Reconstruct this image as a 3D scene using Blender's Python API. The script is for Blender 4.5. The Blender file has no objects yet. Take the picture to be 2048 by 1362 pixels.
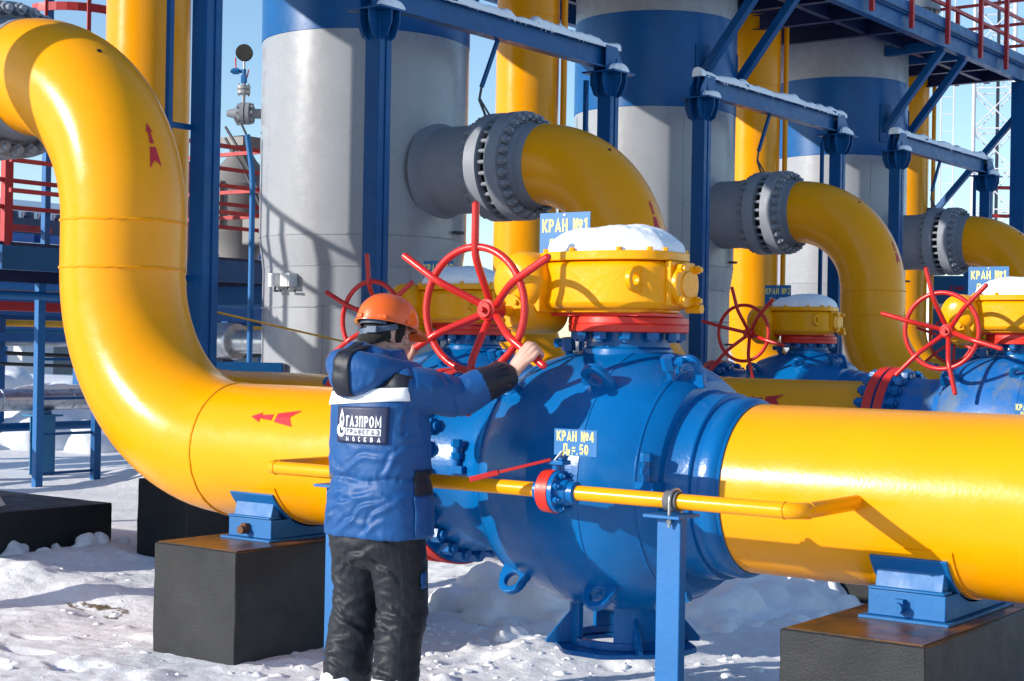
import bpy, bmesh, math, random
from mathutils import Vector, Matrix, noise
R = math.radians
PI = math.pi
sin, cos = math.sin, math.cos
random.seed(7)
SC = bpy.context.scene
COL = SC.collection

# ------------------------------------------------------------------ camera
CAM = Vector((3.9104, -6.0285, 1.6703))
YAW, PITCH, ROLL = 0.6399, 0.0029, 0.01705
fw0 = Vector((-sin(YAW), cos(YAW), 0))
rt0 = Vector((cos(YAW), sin(YAW), 0))
FWD = fw0 * cos(PITCH) + Vector((0, 0, 1)) * sin(PITCH)
UP0 = Vector((0, 0, 1)) * cos(PITCH) - fw0 * sin(PITCH)
RX = rt0 * cos(ROLL) + UP0 * sin(ROLL)
UY = UP0 * cos(ROLL) - rt0 * sin(ROLL)
cd = bpy.data.cameras.new('camera')
cd.sensor_width = 36.0
cd.lens = 3143.75 / 2048 * 36
cd.clip_end = 3000
cam = bpy.data.objects.new('camera', cd)
COL.objects.link(cam)
cam.matrix_world = Matrix(((RX.x, UY.x, -FWD.x, CAM.x), (RX.y, UY.y, -FWD.y, CAM.y),
                           (RX.z, UY.z, -FWD.z, CAM.z), (0, 0, 0, 1)))
SC.camera = cam

# ------------------------------------------------------------------ sky and sun
SUN_TO = Vector((-0.62, -1.0, 0.42)).normalized()
ELEV = math.asin(SUN_TO.z)
W = bpy.data.worlds.new('World')
SC.world = W
W.use_nodes = True
nt = W.node_tree
bg = nt.nodes['Background']
sky = nt.nodes.new('ShaderNodeTexSky')
sky.sky_type = 'NISHITA'
sky.sun_disc = False
sky.sun_elevation = ELEV
sky.sun_rotation = math.atan2(SUN_TO.x, SUN_TO.y) % (2 * PI)
sky.air_density = 1.0
sky.dust_density = 0.1
sky.ozone_density = 3.2
nt.links.new(sky.outputs[0], bg.inputs[0])
bg.inputs[1].default_value = 0.142
sl = bpy.data.lights.new('sun', 'SUN')
sl.energy = 3.9
sl.angle = R(0.5)
sl.color = (1.0, 0.94, 0.85)
so = bpy.data.objects.new('sun', sl)
COL.objects.link(so)
so.rotation_euler = SUN_TO.to_track_quat('Z', 'Y').to_euler()
so.location = (-10, -16, 12)
vs = SC.view_settings
vs.view_transform = 'Standard'
vs.look = 'None'
vs.exposure = 0.52
vs.gamma = 1.0
vs.use_curve_mapping = False

# ------------------------------------------------------------------ materials
def newmat(name):
    m = bpy.data.materials.new(name)
    m.use_nodes = True
    n = m.node_tree
    return m, n, n.nodes['Principled BSDF']

def nd(n, t, **kw):
    x = n.nodes.new(t)
    for k, v in kw.items():
        setattr(x, k, v)
    return x

def noisetex(n, scale, detail=4, rough=.55, coords='Object', stretch=None):
    tc = nd(n, 'ShaderNodeTexCoord')
    t = nd(n, 'ShaderNodeTexNoise')
    t.inputs['Scale'].default_value = scale
    t.inputs['Detail'].default_value = detail
    t.inputs['Roughness'].default_value = rough
    if stretch:
        mp = nd(n, 'ShaderNodeMapping')
        mp.inputs['Scale'].default_value = stretch
        n.links.new(tc.outputs[coords], mp.inputs[0])
        n.links.new(mp.outputs[0], t.inputs['Vector'])
    else:
        n.links.new(tc.outputs[coords], t.inputs['Vector'])
    return t

def ramp(n, src, stops):
    r = nd(n, 'ShaderNodeValToRGB')
    e = r.color_ramp.elements
    while len(e) < len(stops):
        e.new(.5)
    for i, (p, c) in enumerate(stops):
        e[i].position = p
        e[i].color = (*c, 1) if len(c) == 3 else c
    n.links.new(src, r.inputs[0])
    return r

def g3(v):
    return (v, v, v)

def paint(name, col, rough=.35, metal=0., coat=0., var=.08, bump=.1, bscale=60., dirt=None, dirt_scale=6., dirt_lo=.62, dirt_hi=.75, stretch=None, spec=.5):
    """painted or bare surface: uneven tone, uneven gloss, orange-peel bump, optional patches of wear"""
    m, n, b = newmat(name)
    t = noisetex(n, 3.0, 5, .6)
    lo = tuple(c * (1 - var) for c in col)
    hi = tuple(min(1, c * (1 + var)) for c in col)
    r = ramp(n, t.outputs[0], [(.3, lo), (.7, hi)])
    out = r.outputs[0]
    if dirt:
        d = noisetex(n, dirt_scale, 6, .7, stretch=stretch)
        dr = ramp(n, d.outputs[0], [(dirt_lo, g3(0)), (dirt_hi, g3(1))])
        mx = nd(n, 'ShaderNodeMix', data_type='RGBA')
        n.links.new(dr.outputs[0], mx.inputs[0])
        n.links.new(out, mx.inputs[6])
        mx.inputs[7].default_value = (*dirt, 1)
        out = mx.outputs[2]
    n.links.new(out, b.inputs['Base Color'])
    t2 = noisetex(n, 9.0, 4, .6)
    rr = ramp(n, t2.outputs[0], [(.3, g3(max(.03, rough * .8))), (.75, g3(min(1, rough * 1.3)))])
    n.links.new(rr.outputs[0], b.inputs['Roughness'])
    b.inputs['Metallic'].default_value = metal
    b.inputs['Specular IOR Level'].default_value = spec
    if coat:
        b.inputs['Coat Weight'].default_value = coat
        b.inputs['Coat Roughness'].default_value = .12
    if bump:
        t3 = noisetex(n, bscale, 3, .5)
        bp = nd(n, 'ShaderNodeBump')
        bp.inputs['Strength'].default_value = bump
        bp.inputs['Distance'].default_value = .004
        n.links.new(t3.outputs[0], bp.inputs['Height'])
        n.links.new(bp.outputs[0], b.inputs['Normal'])
    return m

M = {}
M['yellow'] = paint('yellow_paint', (.94, .36, .0004), .24, var=.035, bump=.13, bscale=60, spec=.3, dirt=(.3, .1, .008), dirt_scale=48, dirt_lo=.735, dirt_hi=.77)
M['yellow_cast'] = paint('yellow_cast_paint', (.93, .385, .0005), .28, var=.06, bump=.5, bscale=32, spec=.3, dirt=(.35, .13, .01), dirt_scale=40, dirt_lo=.72, dirt_hi=.77)
M['blue'] = paint('valve_blue_paint', (.0003, .12, .36), .25, var=.12, bump=.26, bscale=45, spec=.35, dirt=(.03, .1, .22), dirt_scale=26, dirt_lo=.66, dirt_hi=.78)
M['blue_dusty'] = paint('dusty_blue_paint', (.004, .13, .43), .4, var=.12, bump=.2, bscale=45, dirt=(.17, .2, .2), dirt_scale=3.5, dirt_lo=.5, dirt_hi=.72, stretch=(1, 1, .35))
M['steel_blue'] = paint('steelwork_blue_paint', (.0005, .078, .24), .42, var=.12, bump=.1, bscale=40, spec=.3)
M['bright_blue'] = paint('bright_blue_paint', (.001, .125, .36), .5, var=.1, bump=.2, bscale=50, dirt=(.12, .1, .09), dirt_scale=18, dirt_lo=.68, dirt_hi=.8)
M['band_blue'] = paint('vessel_blue_paint', (.0008, .09, .29), .33, var=.12, bump=.12, bscale=20, spec=.35)
M['dark_blue'] = paint('dark_blue_paint', (.006, .016, .07), .5, var=.15, bump=.1)
M['teal'] = paint('teal_paint', (.01, .16, .33), .45, var=.12, bump=.1)
M['red'] = paint('red_paint', (.62, .02, .016), .3, var=.08, bump=.25, bscale=50)
M['red_rim'] = paint('red_rim_paint', (.72, .03, .015), .4, var=.08, bump=.15, bscale=60)
M['red_rail'] = paint('red_rail_paint', (.45, .02, .02), .5, var=.1, bump=.1)
M['decal_red'] = paint('red_stencil_paint', (.55, .012, .02), .45, var=.06, bump=.1)
M['grey'] = paint('vessel_grey_paint', (.335, .35, .38), .27, var=.035, bump=.1, bscale=20, dirt=(.305, .318, .345), dirt_scale=2.6, dirt_lo=.53, dirt_hi=.78, stretch=(1, 1, .16))
M['grey_flange'] = paint('flange_grey_paint', (.25, .27, .31), .55, var=.12, bump=.25, bscale=40, spec=.3)
M['grey_valve'] = paint('far_valve_grey', (.2, .19, .18), .5, var=.12, bump=.2)
M['galv'] = paint('galvanised_sheet', (.5, .52, .55), .33, metal=.85, var=.2, bump=.12, bscale=12, dirt=(.3, .31, .33), dirt_scale=9, dirt_lo=.5, dirt_hi=.66)
M['steel'] = paint('bare_steel', (.42, .42, .42), .35, metal=.8, var=.15, bump=.2)
M['bitumen'] = paint('black_bitumen', (.0135, .0145, .017), .5, var=.3, bump=.3, bscale=120, dirt=(.035, .035, .035), dirt_scale=60, dirt_lo=.68, dirt_hi=.8, spec=.4)
M['block_top'] = paint('rusty_wet_block_top', (.03, .024, .02), .34, var=.3, bump=.3, bscale=35, dirt=(.16, .065, .012), dirt_scale=4, dirt_lo=.38, dirt_hi=.6, spec=.35)
M['black'] = paint('black_rubber', (.014, .014, .015), .55, var=.2, bump=.2)
M['void'] = paint('gap_black', (.004, .004, .005), .8, var=.2, bump=0)
M['rust'] = paint('rusty_steel', (.16, .07, .03), .7, var=.3, bump=.4)
M['rubber_grey'] = paint('grey_rubber_pad', (.12, .12, .125), .8, var=.3, bump=.6, bscale=80)
M['sign_blue'] = paint('sign_blue', (.002, .135, .37), .4, var=.05, bump=.05)
M['sign_text'] = paint('sign_yellow', (.85, .74, .22), .5, var=.04, bump=0)
M['white_paint'] = paint('white_paint', (.75, .75, .75), .5, var=.05, bump=.1)
M['tower'] = paint('tower_white_paint', (.62, .6, .6), .6, var=.1, bump=0)
M['cable'] = paint('cable_grey', (.08, .085, .095), .6, var=.2, bump=.2)
M['concrete'] = paint('bare_concrete', (.22, .2, .18), .9, var=.2, bump=.5, bscale=30)
M['roof_blue'] = paint('far_roof_blue', (.02, .09, .3), .6, var=.15, bump=.1)
M['tape'] = paint('yellow_tape', (.8, .38, .01), .5, var=.2, bump=0)

def snow_mat(name, base, dirt, lo, hi, bs=1.):
    m, n, b = newmat(name)
    t = noisetex(n, 1.3, 8, .68)
    r = ramp(n, t.outputs[0], [(lo, dirt), (hi, base)])
    g = noisetex(n, 130, 3, .7)
    gr = ramp(n, g.outputs[0], [(.3, g3(.9)), (.6, g3(1))])
    mx = nd(n, 'ShaderNodeMix', data_type='RGBA', blend_type='MULTIPLY')
    mx.inputs[0].default_value = 1
    n.links.new(r.outputs[0], mx.inputs[6])
    n.links.new(gr.outputs[0], mx.inputs[7])
    n.links.new(mx.outputs[2], b.inputs['Base Color'])
    b.inputs['Roughness'].default_value = .7
    b.inputs['Specular IOR Level'].default_value = .25
    a = noisetex(n, 85, 5, .8)
    a2 = noisetex(n, 11, 4, .6)
    ad = nd(n, 'ShaderNodeMath', operation='MULTIPLY_ADD')
    ad.inputs[1].default_value = 2.2
    n.links.new(a2.outputs[0], ad.inputs[0])
    n.links.new(a.outputs[0], ad.inputs[2])
    bp = nd(n, 'ShaderNodeBump')
    bp.inputs['Strength'].default_value = .6 * bs
    bp.inputs['Distance'].default_value = .012
    n.links.new(ad.outputs[0], bp.inputs['Height'])
    n.links.new(bp.outputs[0], b.inputs['Normal'])
    return m
def soil_mix(m):
    n = m.node_tree
    b = n.nodes['Principled BSDF']
    src = b.inputs['Base Color'].links[0].from_socket
    at = nd(n, 'ShaderNodeAttribute', attribute_name='thaw')
    t = noisetex(n, 7, 5, .6, stretch=(1.0, 2.2, 1))
    mp = t.inputs['Vector'].links[0].from_node
    mp.inputs['Rotation'].default_value = (0, 0, -.64)
    ad = nd(n, 'ShaderNodeMath', operation='MULTIPLY')
    n.links.new(at.outputs['Fac'], ad.inputs[0])
    n.links.new(t.outputs[0], ad.inputs[1])
    r = ramp(n, ad.outputs[0], [(.50, g3(0)), (.56, g3(1))])
    mx = nd(n, 'ShaderNodeMix', data_type='RGBA')
    n.links.new(r.outputs[0], mx.inputs[0])
    n.links.new(src, mx.inputs[6])
    mx.inputs[7].default_value = (.17, .125, .085, 1)
    n.links.new(mx.outputs[2], b.inputs['Base Color'])
M['snow'] = snow_mat('trodden_snow', (.93, .935, .95), (.76, .755, .76), .27, .5)
soil_mix(M['snow'])
M['snow_clean'] = snow_mat('fresh_snow', (.94, .95, .97), (.9, .91, .93), .3, .5, .5)

def fabric(name, col, rough, stripe=None, sheen=.2, bump=.25):
    m, n, b = newmat(name)
    t = noisetex(n, 7, 5, .6)
    r = ramp(n, t.outputs[0], [(.3, tuple(c * .86 for c in col)), (.7, tuple(c * 1.12 for c in col))])
    out = r.outputs[0]
    if stripe:
        tc = nd(n, 'ShaderNodeTexCoord')
        w = nd(n, 'ShaderNodeTexWave', bands_direction='X')
        w.inputs['Scale'].default_value = stripe[1]
        w.inputs['Distortion'].default_value = .6
        w.inputs['Detail Scale'].default_value = .4
        n.links.new(tc.outputs['Object'], w.inputs['Vector'])
        wr = ramp(n, w.outputs[0], [(.965, g3(0)), (.992, g3(1))])
        mx = nd(n, 'ShaderNodeMix', data_type='RGBA')
        n.links.new(wr.outputs[0], mx.inputs[0])
        n.links.new(out, mx.inputs[6])
        mx.inputs[7].default_value = (*stripe[0], 1)
        out = mx.outputs[2]
    n.links.new(out, b.inputs['Base Color'])
    b.inputs['Roughness'].default_value = rough
    b.inputs['Specular IOR Level'].default_value = .4
    b.inputs['Sheen Weight'].default_value = sheen
    b.inputs['Sheen Roughness'].default_value = .5
    a = noisetex(n, 34, 3, .6)
    bp = nd(n, 'ShaderNodeBump')
    bp.inputs['Strength'].default_value = bump
    bp.inputs['Distance'].default_value = .006
    n.links.new(a.outputs[0], bp.inputs['Height'])
    n.links.new(bp.outputs[0], b.inputs['Normal'])
    return m
M['jacket'] = fabric('blue_jacket_cloth', (.003, .073, .245), .52, None, bump=.35, sheen=.06)
M['trouser'] = fabric('charcoal_trouser_cloth', (.006, .0075, .0135), .58, ((.017, .021, .032), 14), bump=.35, sheen=.05)
M['jacket_black'] = fabric('navy_black_cloth', (.006, .008, .018), .5, sheen=.05)
M['knit'] = fabric('black_knit', (.012, .01, .01), .95, bump=.6)
M['patch'] = paint('navy_patch', (.012, .02, .07), .5, var=.1, bump=.1)
M['patch_white'] = paint('patch_white', (.78, .79, .82), .6, var=.03, bump=0)
M['reflect'] = paint('white_reflective_tape', (.85, .86, .88), .5, var=.04, bump=.1)
M['helmet'] = paint('orange_helmet_plastic', (.85, .13, .012), .3, var=.05, bump=.05, bscale=20, coat=.3)
M['strap'] = paint('slate_helmet_strap', (.06, .09, .15), .5, var=.1, bump=.1)
M['skin'] = paint('skin', (.6, .34, .25), .5, var=.08, bump=.15, bscale=90)
M['skin'].node_tree.nodes['Principled BSDF'].inputs['Subsurface Weight'].default_value = .08
M['shoe'] = paint('white_overshoe', (.72, .73, .75), .55, var=.06, bump=.2)

# ------------------------------------------------------------------ mesh helpers
X, Y, Z = Vector((1, 0, 0)), Vector((0, 1, 0)), Vector((0, 0, 1))

def basis(ax):
    a = Vector(ax).normalized()
    h = Z if abs(a.z) < .9 else X
    u = h.cross(a).normalized()
    return u, a.cross(u), a

class MB:
    def __init__(s):
        s.v, s.f = [], []
    def add(s, v, f):
        o = len(s.v)
        s.v += [Vector(p) for p in v]
        s.f += [tuple(i + o for i in q) for q in f]
        return s
    def box(s, lo, hi, T=None):
        p = [Vector((x, y, z)) for x in (lo[0], hi[0]) for y in (lo[1], hi[1]) for z in (lo[2], hi[2])]
        if T:
            p = [T @ q for q in p]
        return s.add(p, [(0, 1, 3, 2), (4, 6, 7, 5), (0, 4, 5, 1), (2, 3, 7, 6), (0, 2, 6, 4), (1, 5, 7, 3)])
    def bar(s, a, b, w, h, up=None):
        """rectangular bar from a to b"""
        a, b = Vector(a), Vector(b)
        ax = (b - a).normalized()
        upv = Vector(up) if up else (Z if abs(ax.z) < .95 else X)
        u = upv.cross(ax).normalized()
        v = ax.cross(u)
        p = [e + u * (sx * w / 2) + v * (sy * h / 2) for e in (a, b) for sx, sy in ((-1, -1), (1, -1), (1, 1), (-1, 1))]
        return s.add(p, [(3, 2, 1, 0), (4, 5, 6, 7), (0, 1, 5, 4), (1, 2, 6, 5), (2, 3, 7, 6), (3, 0, 4, 7)])
    def ibeam(s, a, b, w, h, t=.014, up=None):
        a, b = Vector(a), Vector(b)
        ax = (b - a).normalized()
        upv = Vector(up) if up else (Z if abs(ax.z) < .95 else X)
        u = upv.cross(ax).normalized()
        v = ax.cross(u)
        s.bar(a + v * (h / 2 - t / 2), b + v * (h / 2 - t / 2), w, t, upv)
        s.bar(a - v * (h / 2 - t / 2), b - v * (h / 2 - t / 2), w, t, upv)
        return s.bar(a, b, t, h - 2 * t, upv)
    def lathe(s, prof, o=(0, 0, 0), ax=(0, 0, 1), n=48, ph=0., caps=True):
        u, v, a = basis(ax)
        o = Vector(o)
        rings = []
        vs_, fs = [], []
        for t, r in prof:
            if r < 1e-6:
                rings.append([len(vs_)])
                vs_.append(o + a * t)
            else:
                rings.append(list(range(len(vs_), len(vs_) + n)))
                for i in range(n):
                    th = ph + 2 * PI * i / n
                    vs_.append(o + a * t + (u * cos(th) + v * sin(th)) * r)
        for A, B in zip(rings, rings[1:]):
            for i in range(n):
                j = (i + 1) % n
                if len(A) == 1 and len(B) == 1:
                    continue
                if len(A) == 1:
                    fs.append((A[0], B[j], B[i])[::-1])
                elif len(B) == 1:
                    fs.append((A[i], A[j], B[0]))
                else:
                    fs.append((A[i], A[j], B[j], B[i]))
        if caps:
            if len(rings[0]) > 1:
                fs.append(tuple(rings[0][::-1]))
            if len(rings[-1]) > 1:
                fs.append(tuple(rings[-1]))
        return s.add(vs_, fs)
    def cyl(s, a, b, r, r2=None, n=24, ph=0.):
        a, b = Vector(a), Vector(b)
        return s.lathe([(0, r), ((b - a).length, r if r2 is None else r2)], a, b - a, n, ph)
    def tube(s, pts, r, n=16, closed=False, caps=True):
        pts = [Vector(p) for p in pts]
        if not isinstance(r, (list, tuple)) and not closed:
            pts = [p for i, p in enumerate(pts) if i == 0 or (p - pts[i - 1]).length > 1e-5]
        k = len(pts)
        rr = r if isinstance(r, (list, tuple)) else [r] * k
        tg = []
        for i in range(k):
            if closed:
                d = pts[(i + 1) % k] - pts[i - 1]
            else:
                d = pts[min(i + 1, k - 1)] - pts[max(i - 1, 0)]
            tg.append(d.normalized())
        u, _, _ = basis(tg[0])
        vs_, fs = [], []
        for i in range(k):
            u = (u - tg[i] * u.dot(tg[i])).normalized()
            v = tg[i].cross(u)
            for j in range(n):
                th = 2 * PI * j / n
                vs_.append(pts[i] + (u * cos(th) + v * sin(th)) * rr[i])
        m = k if closed else k - 1
        for i in range(m):
            a, b = i * n, ((i + 1) % k) * n
            for j in range(n):
                l = (j + 1) % n
                fs.append((a + j, a + l, b + l, b + j))
        if caps and not closed:
            fs.append(tuple(range(n))[::-1])
            fs.append(tuple(range((k - 1) * n, k * n)))
        return s.add(vs_, fs)
    def ring(s, c, ax, Rr, r, n=64, m=12):
        u, v, a = basis(ax)
        c = Vector(c)
        return s.tube([c + (u * cos(2 * PI * i / n) + v * sin(2 * PI * i / n)) * Rr for i in range(n)], r, m, closed=True)
    def prism(s, poly, o, u, v, w):
        """polygon (in u,v) from o extruded by vector w"""
        o, u, v, w = map(Vector, (o, u, v, w))
        n = len(poly)
        p = [o + u * a + v * b for a, b in poly]
        p += [q + w for q in p]
        f = [tuple(range(n))[::-1], tuple(range(n, 2 * n))] + [(i, (i + 1) % n, (i + 1) % n + n, i + n) for i in range(n)]
        if u.cross(v).dot(w) < 0:
            f = [q[::-1] for q in f]
        return s.add(p, f)
    def holed(s, outer, inner, o, u, v, w):
        """plate with a hole: outer and inner outlines with equal point counts"""
        o, u, v, w = map(Vector, (o, u, v, w))
        n = len(outer)
        P = lambda q, k: o + u * q[0] + v * q[1] + w * k
        vs_ = [P(q, 0) for q in outer] + [P(q, 0) for q in inner] + [P(q, 1) for q in outer] + [P(q, 1) for q in inner]
        f = []
        for i in range(n):
            j = (i + 1) % n
            f += [(i, i + n, j + n, j), (i + 2 * n, j + 2 * n, j + 3 * n, i + 3 * n),
                  (i, j, j + 2 * n, i + 2 * n), (i + n, i + 3 * n, j + 3 * n, j + n)]
        if u.cross(v).dot(w) < 0:
            f = [q[::-1] for q in f]
        return s.add(vs_, f)
    def ball(s, c, r, nu=20, nv=12, T=None):
        r = Vector(r) if not isinstance(r, (int, float)) else Vector((r, r, r))
        c = Vector(c)
        vs_, fs = [], []
        for i in range(nv + 1):
            ph = PI * i / nv
            for j in range(nu):
                th = 2 * PI * j / nu
                q = Vector((r.x * sin(ph) * cos(th), r.y * sin(ph) * sin(th), r.z * cos(ph)))
                if T:
                    q = T @ q
                vs_.append(c + q)
        for i in range(nv):
            for j in range(nu):
                l = (j + 1) % nu
                a, b, cc, d = i * nu + j, i * nu + l, (i + 1) * nu + l, (i + 1) * nu + j
                if i == 0:
                    fs.append((a, d, cc))
                elif i == nv - 1:
                    fs.append((a, d, b))
                else:
                    fs.append((a, d, cc, b))
        return s.add(vs_, fs)
    def mesh(s, name, m, angle=38):
        me = bpy.data.meshes.new(name)
        me.from_pydata([tuple(p) for p in s.v], [], s.f)
        bm = bmesh.new()
        bm.from_mesh(me)
        bmesh.ops.recalc_face_normals(bm, faces=bm.faces)
        bm.to_mesh(me)
        bm.free()
        me.polygons.foreach_set('use_smooth', [True] * len(me.polygons))
        me.set_sharp_from_angle(angle=R(angle))
        for x in (m if isinstance(m, (list, tuple)) else [m]):
            me.materials.append(M[x] if isinstance(x, str) else x)
        return me
    def build(s, name, m, parent=None, bevel=0., angle=38):
        o = bpy.data.objects.new(name, s.mesh(name, m, angle))
        COL.objects.link(o)
        if parent:
            setparent(o, parent)
        if bevel:
            b = o.modifiers.new('bevel', 'BEVEL')
            b.width = bevel
            b.segments = 2
            b.limit_method = 'ANGLE'
            b.angle_limit = R(40)
        return o

def setparent(o, p):
    """meshes are written in world coordinates: undo the parent's placement"""
    o.parent = p
    loc = Vector((0, 0, 0))
    q = p
    while q:
        loc += q.location
        q = q.parent
    o.data.transform(Matrix.Translation(-loc)) if o.data else None

def tag(o, label, cat, group=None, kind=None):
    if label:
        o['label'] = label
    if cat:
        o['category'] = cat
    if group:
        o['group'] = group
    if kind:
        o['kind'] = kind
    return o

def thing(name, label, cat, loc=(0, 0, 0), group=None):
    o = bpy.data.objects.new(name, None)
    o.empty_display_size = .2
    COL.objects.link(o)
    o.location = loc
    return tag(o, label, cat, group)

KIDS = lambda o: [c for c in bpy.data.objects if c.parent == o]
def copy_tree(o, off=(0, 0, 0), label=None, parent=None, index=None):
    if index is None:
        index = {}
        for q in bpy.data.objects:
            if q.parent:
                index.setdefault(q.parent.name, []).append(q)
    c = o.copy()
    COL.objects.link(c)
    c.parent = parent
    if parent is None:
        c.location = o.location + Vector(off)
    if label:
        c['label'] = label
    for ch in index.get(o.name, []):
        copy_tree(ch, parent=c, index=index)
    return c

def part_copy(o, T):
    """another instance of a part under the same parent, moved by matrix T (mesh data shared)"""
    c = o.copy()
    COL.objects.link(c)
    c.matrix_local = T @ o.matrix_local
    return c

def arc(c, u, v, r, a0, a1, n):
    c, u, v = Vector(c), Vector(u), Vector(v)
    return [c + (u * cos(R(a0 + (a1 - a0) * i / n)) + v * sin(R(a0 + (a1 - a0) * i / n))) * r for i in range(n + 1)]
# ------------------------------------------------------------------ layout of the plant
S = 5.345            # spacing of the rows along Y
ZP = 1.076           # axis height of the ground pipes
PR = 0.36            # DN700 pipe radius
X0 = 0.08            # valve centre on its line
GZ = 0.10            # trodden snow level

def radial(o, c, ax, n, parent, skip0=True):
    """copies of part o turned about an axis through world point c"""
    loc = Vector((0, 0, 0))
    q = parent
    while q:
        loc += q.location
        q = q.parent
    c = Vector(c) - loc
    for i in range(1, n):
        T = Matrix.Translation(c) @ Matrix.Rotation(2 * PI * i / n, 4, Vector(ax)) @ Matrix.Translation(-c)
        part_copy(o, T)

def lug_mesh(p, n, t, size=.085, th=.03, hole=.04):
    """lifting eye: D-shaped plate with a hole standing on point p, outward n, base along t"""
    n, t = Vector(n).normalized(), Vector(t).normalized()
    w = n.cross(t).normalized() * th
    N = 32
    outer, inner = [], []
    for i in range(N):
        a = 2 * PI * i / N
        x, y = cos(a), sin(a)
        if y >= -.05:
            q = (x * size, size * .9 + y * size)
        else:
            k = min(abs(1.12 / x) if abs(x) > 1e-6 else 9, abs(1.15 / y))
            q = (max(-1.12, min(1.12, x * k)) * size, size * .9 + max(-1.15, y * k) * size)
        outer.append(q)
        inner.append((x * hole, size * .9 + y * hole))
    return MB().holed(outer, inner, Vector(p) - w / 2, t, n, w)

def _arc(cx, cy, rx, ry, a0, a1, n=10):
    return [(cx + rx * cos(R(a0 + (a1 - a0) * i / n)), cy + ry * sin(R(a0 + (a1 - a0) * i / n))) for i in range(n + 1)]
# block letters as stroke centre lines in a box 1 high; (width, strokes)
GLYPH = {
    'К': (.56, [[(.1, 0), (.1, 1)], [(.5, 1), (.2, .52), (.52, 0)]]),
    'Р': (.54, [[(.1, 0), (.1, 1)], [(.1, .91), (.26, .91)] + _arc(.26, .69, .18, .22, 90, -90) + [(.1, .47)]]),
    'А': (.60, [[(.07, 0), (.30, .97), (.53, 0)], [(.16, .25), (.44, .25)]]),
    'Н': (.56, [[(.1, 0), (.1, 1)], [(.46, 0), (.46, 1)], [(.1, .5), (.46, .5)]]),
    '№': (.98, [[(.1, 0), (.1, 1)], [(.1, 1), (.44, 0)], [(.44, 0), (.44, 1)], _arc(.76, .64, .13, .2, 0, 360, 16), [(.62, .24), (.9, .24)]]),
    '0': (.54, [_arc(.27, .5, .18, .42, 0, 360, 22)]),
    '1': (.36, [[(.02, .74), (.22, .93)], [(.24, 0), (.24, 1)]]),
    '2': (.54, [_arc(.27, .71, .18, .2, 170, -35) + [(.1, .09), (.48, .09)]]),
    '3': (.52, [_arc(.24, .71, .17, .2, 150, -80), _arc(.24, .29, .18, .21, 80, -150)]),
    '4': (.56, [[(.38, 0), (.38, 1)], [(.36, .96), (.06, .3), (.54, .3)]]),
    '5': (.54, [[(.46, .91), (.13, .91), (.1, .52), (.24, .58)] + _arc(.25, .34, .19, .26, 75, -150)]),
    '7': (.52, [[(.04, .91), (.44, .91), (.2, 0)]]),
    '8': (.54, [_arc(.27, .72, .16, .2, 0, 360, 16), _arc(.27, .29, .18, .22, 0, 360, 16)]),
    '=': (.56, [[(.06, .62), (.5, .62)], [(.06, .32), (.5, .32)]]),
    '.': (.22, [[(.1, 0), (.1, .16)]]),
    'Д': (.68, [[(.12, .09), (.2, .91), (.52, .91), (.52, .09)], [(.05, -.16), (.05, .09), (.62, .09), (.62, -.16)]]),
    'у': (.52, [[(.06, .72), (.28, .1)], [(.48, .72), (.22, -.14), (.06, -.2)]]),
    'Г': (.46, [[(.1, 0), (.1, .91), (.44, .91)]]),
    'З': (.52, [_arc(.24, .71, .17, .2, 150, -80), _arc(.24, .29, .18, .21, 80, -150)]),
    'П': (.56, [[(.1, 0), (.1, .91), (.46, .91), (.46, 0)]]),
    'О': (.58, [_arc(.29, .5, .2, .42, 0, 360, 22)]),
    'М': (.70, [[(.1, 0), (.1, .97), (.35, .25), (.6, .97), (.6, 0)]]),
    'Т': (.50, [[(.02, .91), (.48, .91)], [(.25, 0), (.25, .9)]]),
    'С': (.54, [_arc(.28, .5, .19, .42, 45, 315, 18)]),
    'В': (.56, [[(.1, 0), (.1, 1)], [(.1, .91), (.26, .91)] + _arc(.26, .72, .16, .19, 90, -90, 8) + [(.12, .53)], [(.12, .5), (.28, .5)] + _arc(.28, .295, .18, .205, 90, -90, 8) + [(.1, .09)]]),
    ' ': (.3, []),
}
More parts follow.
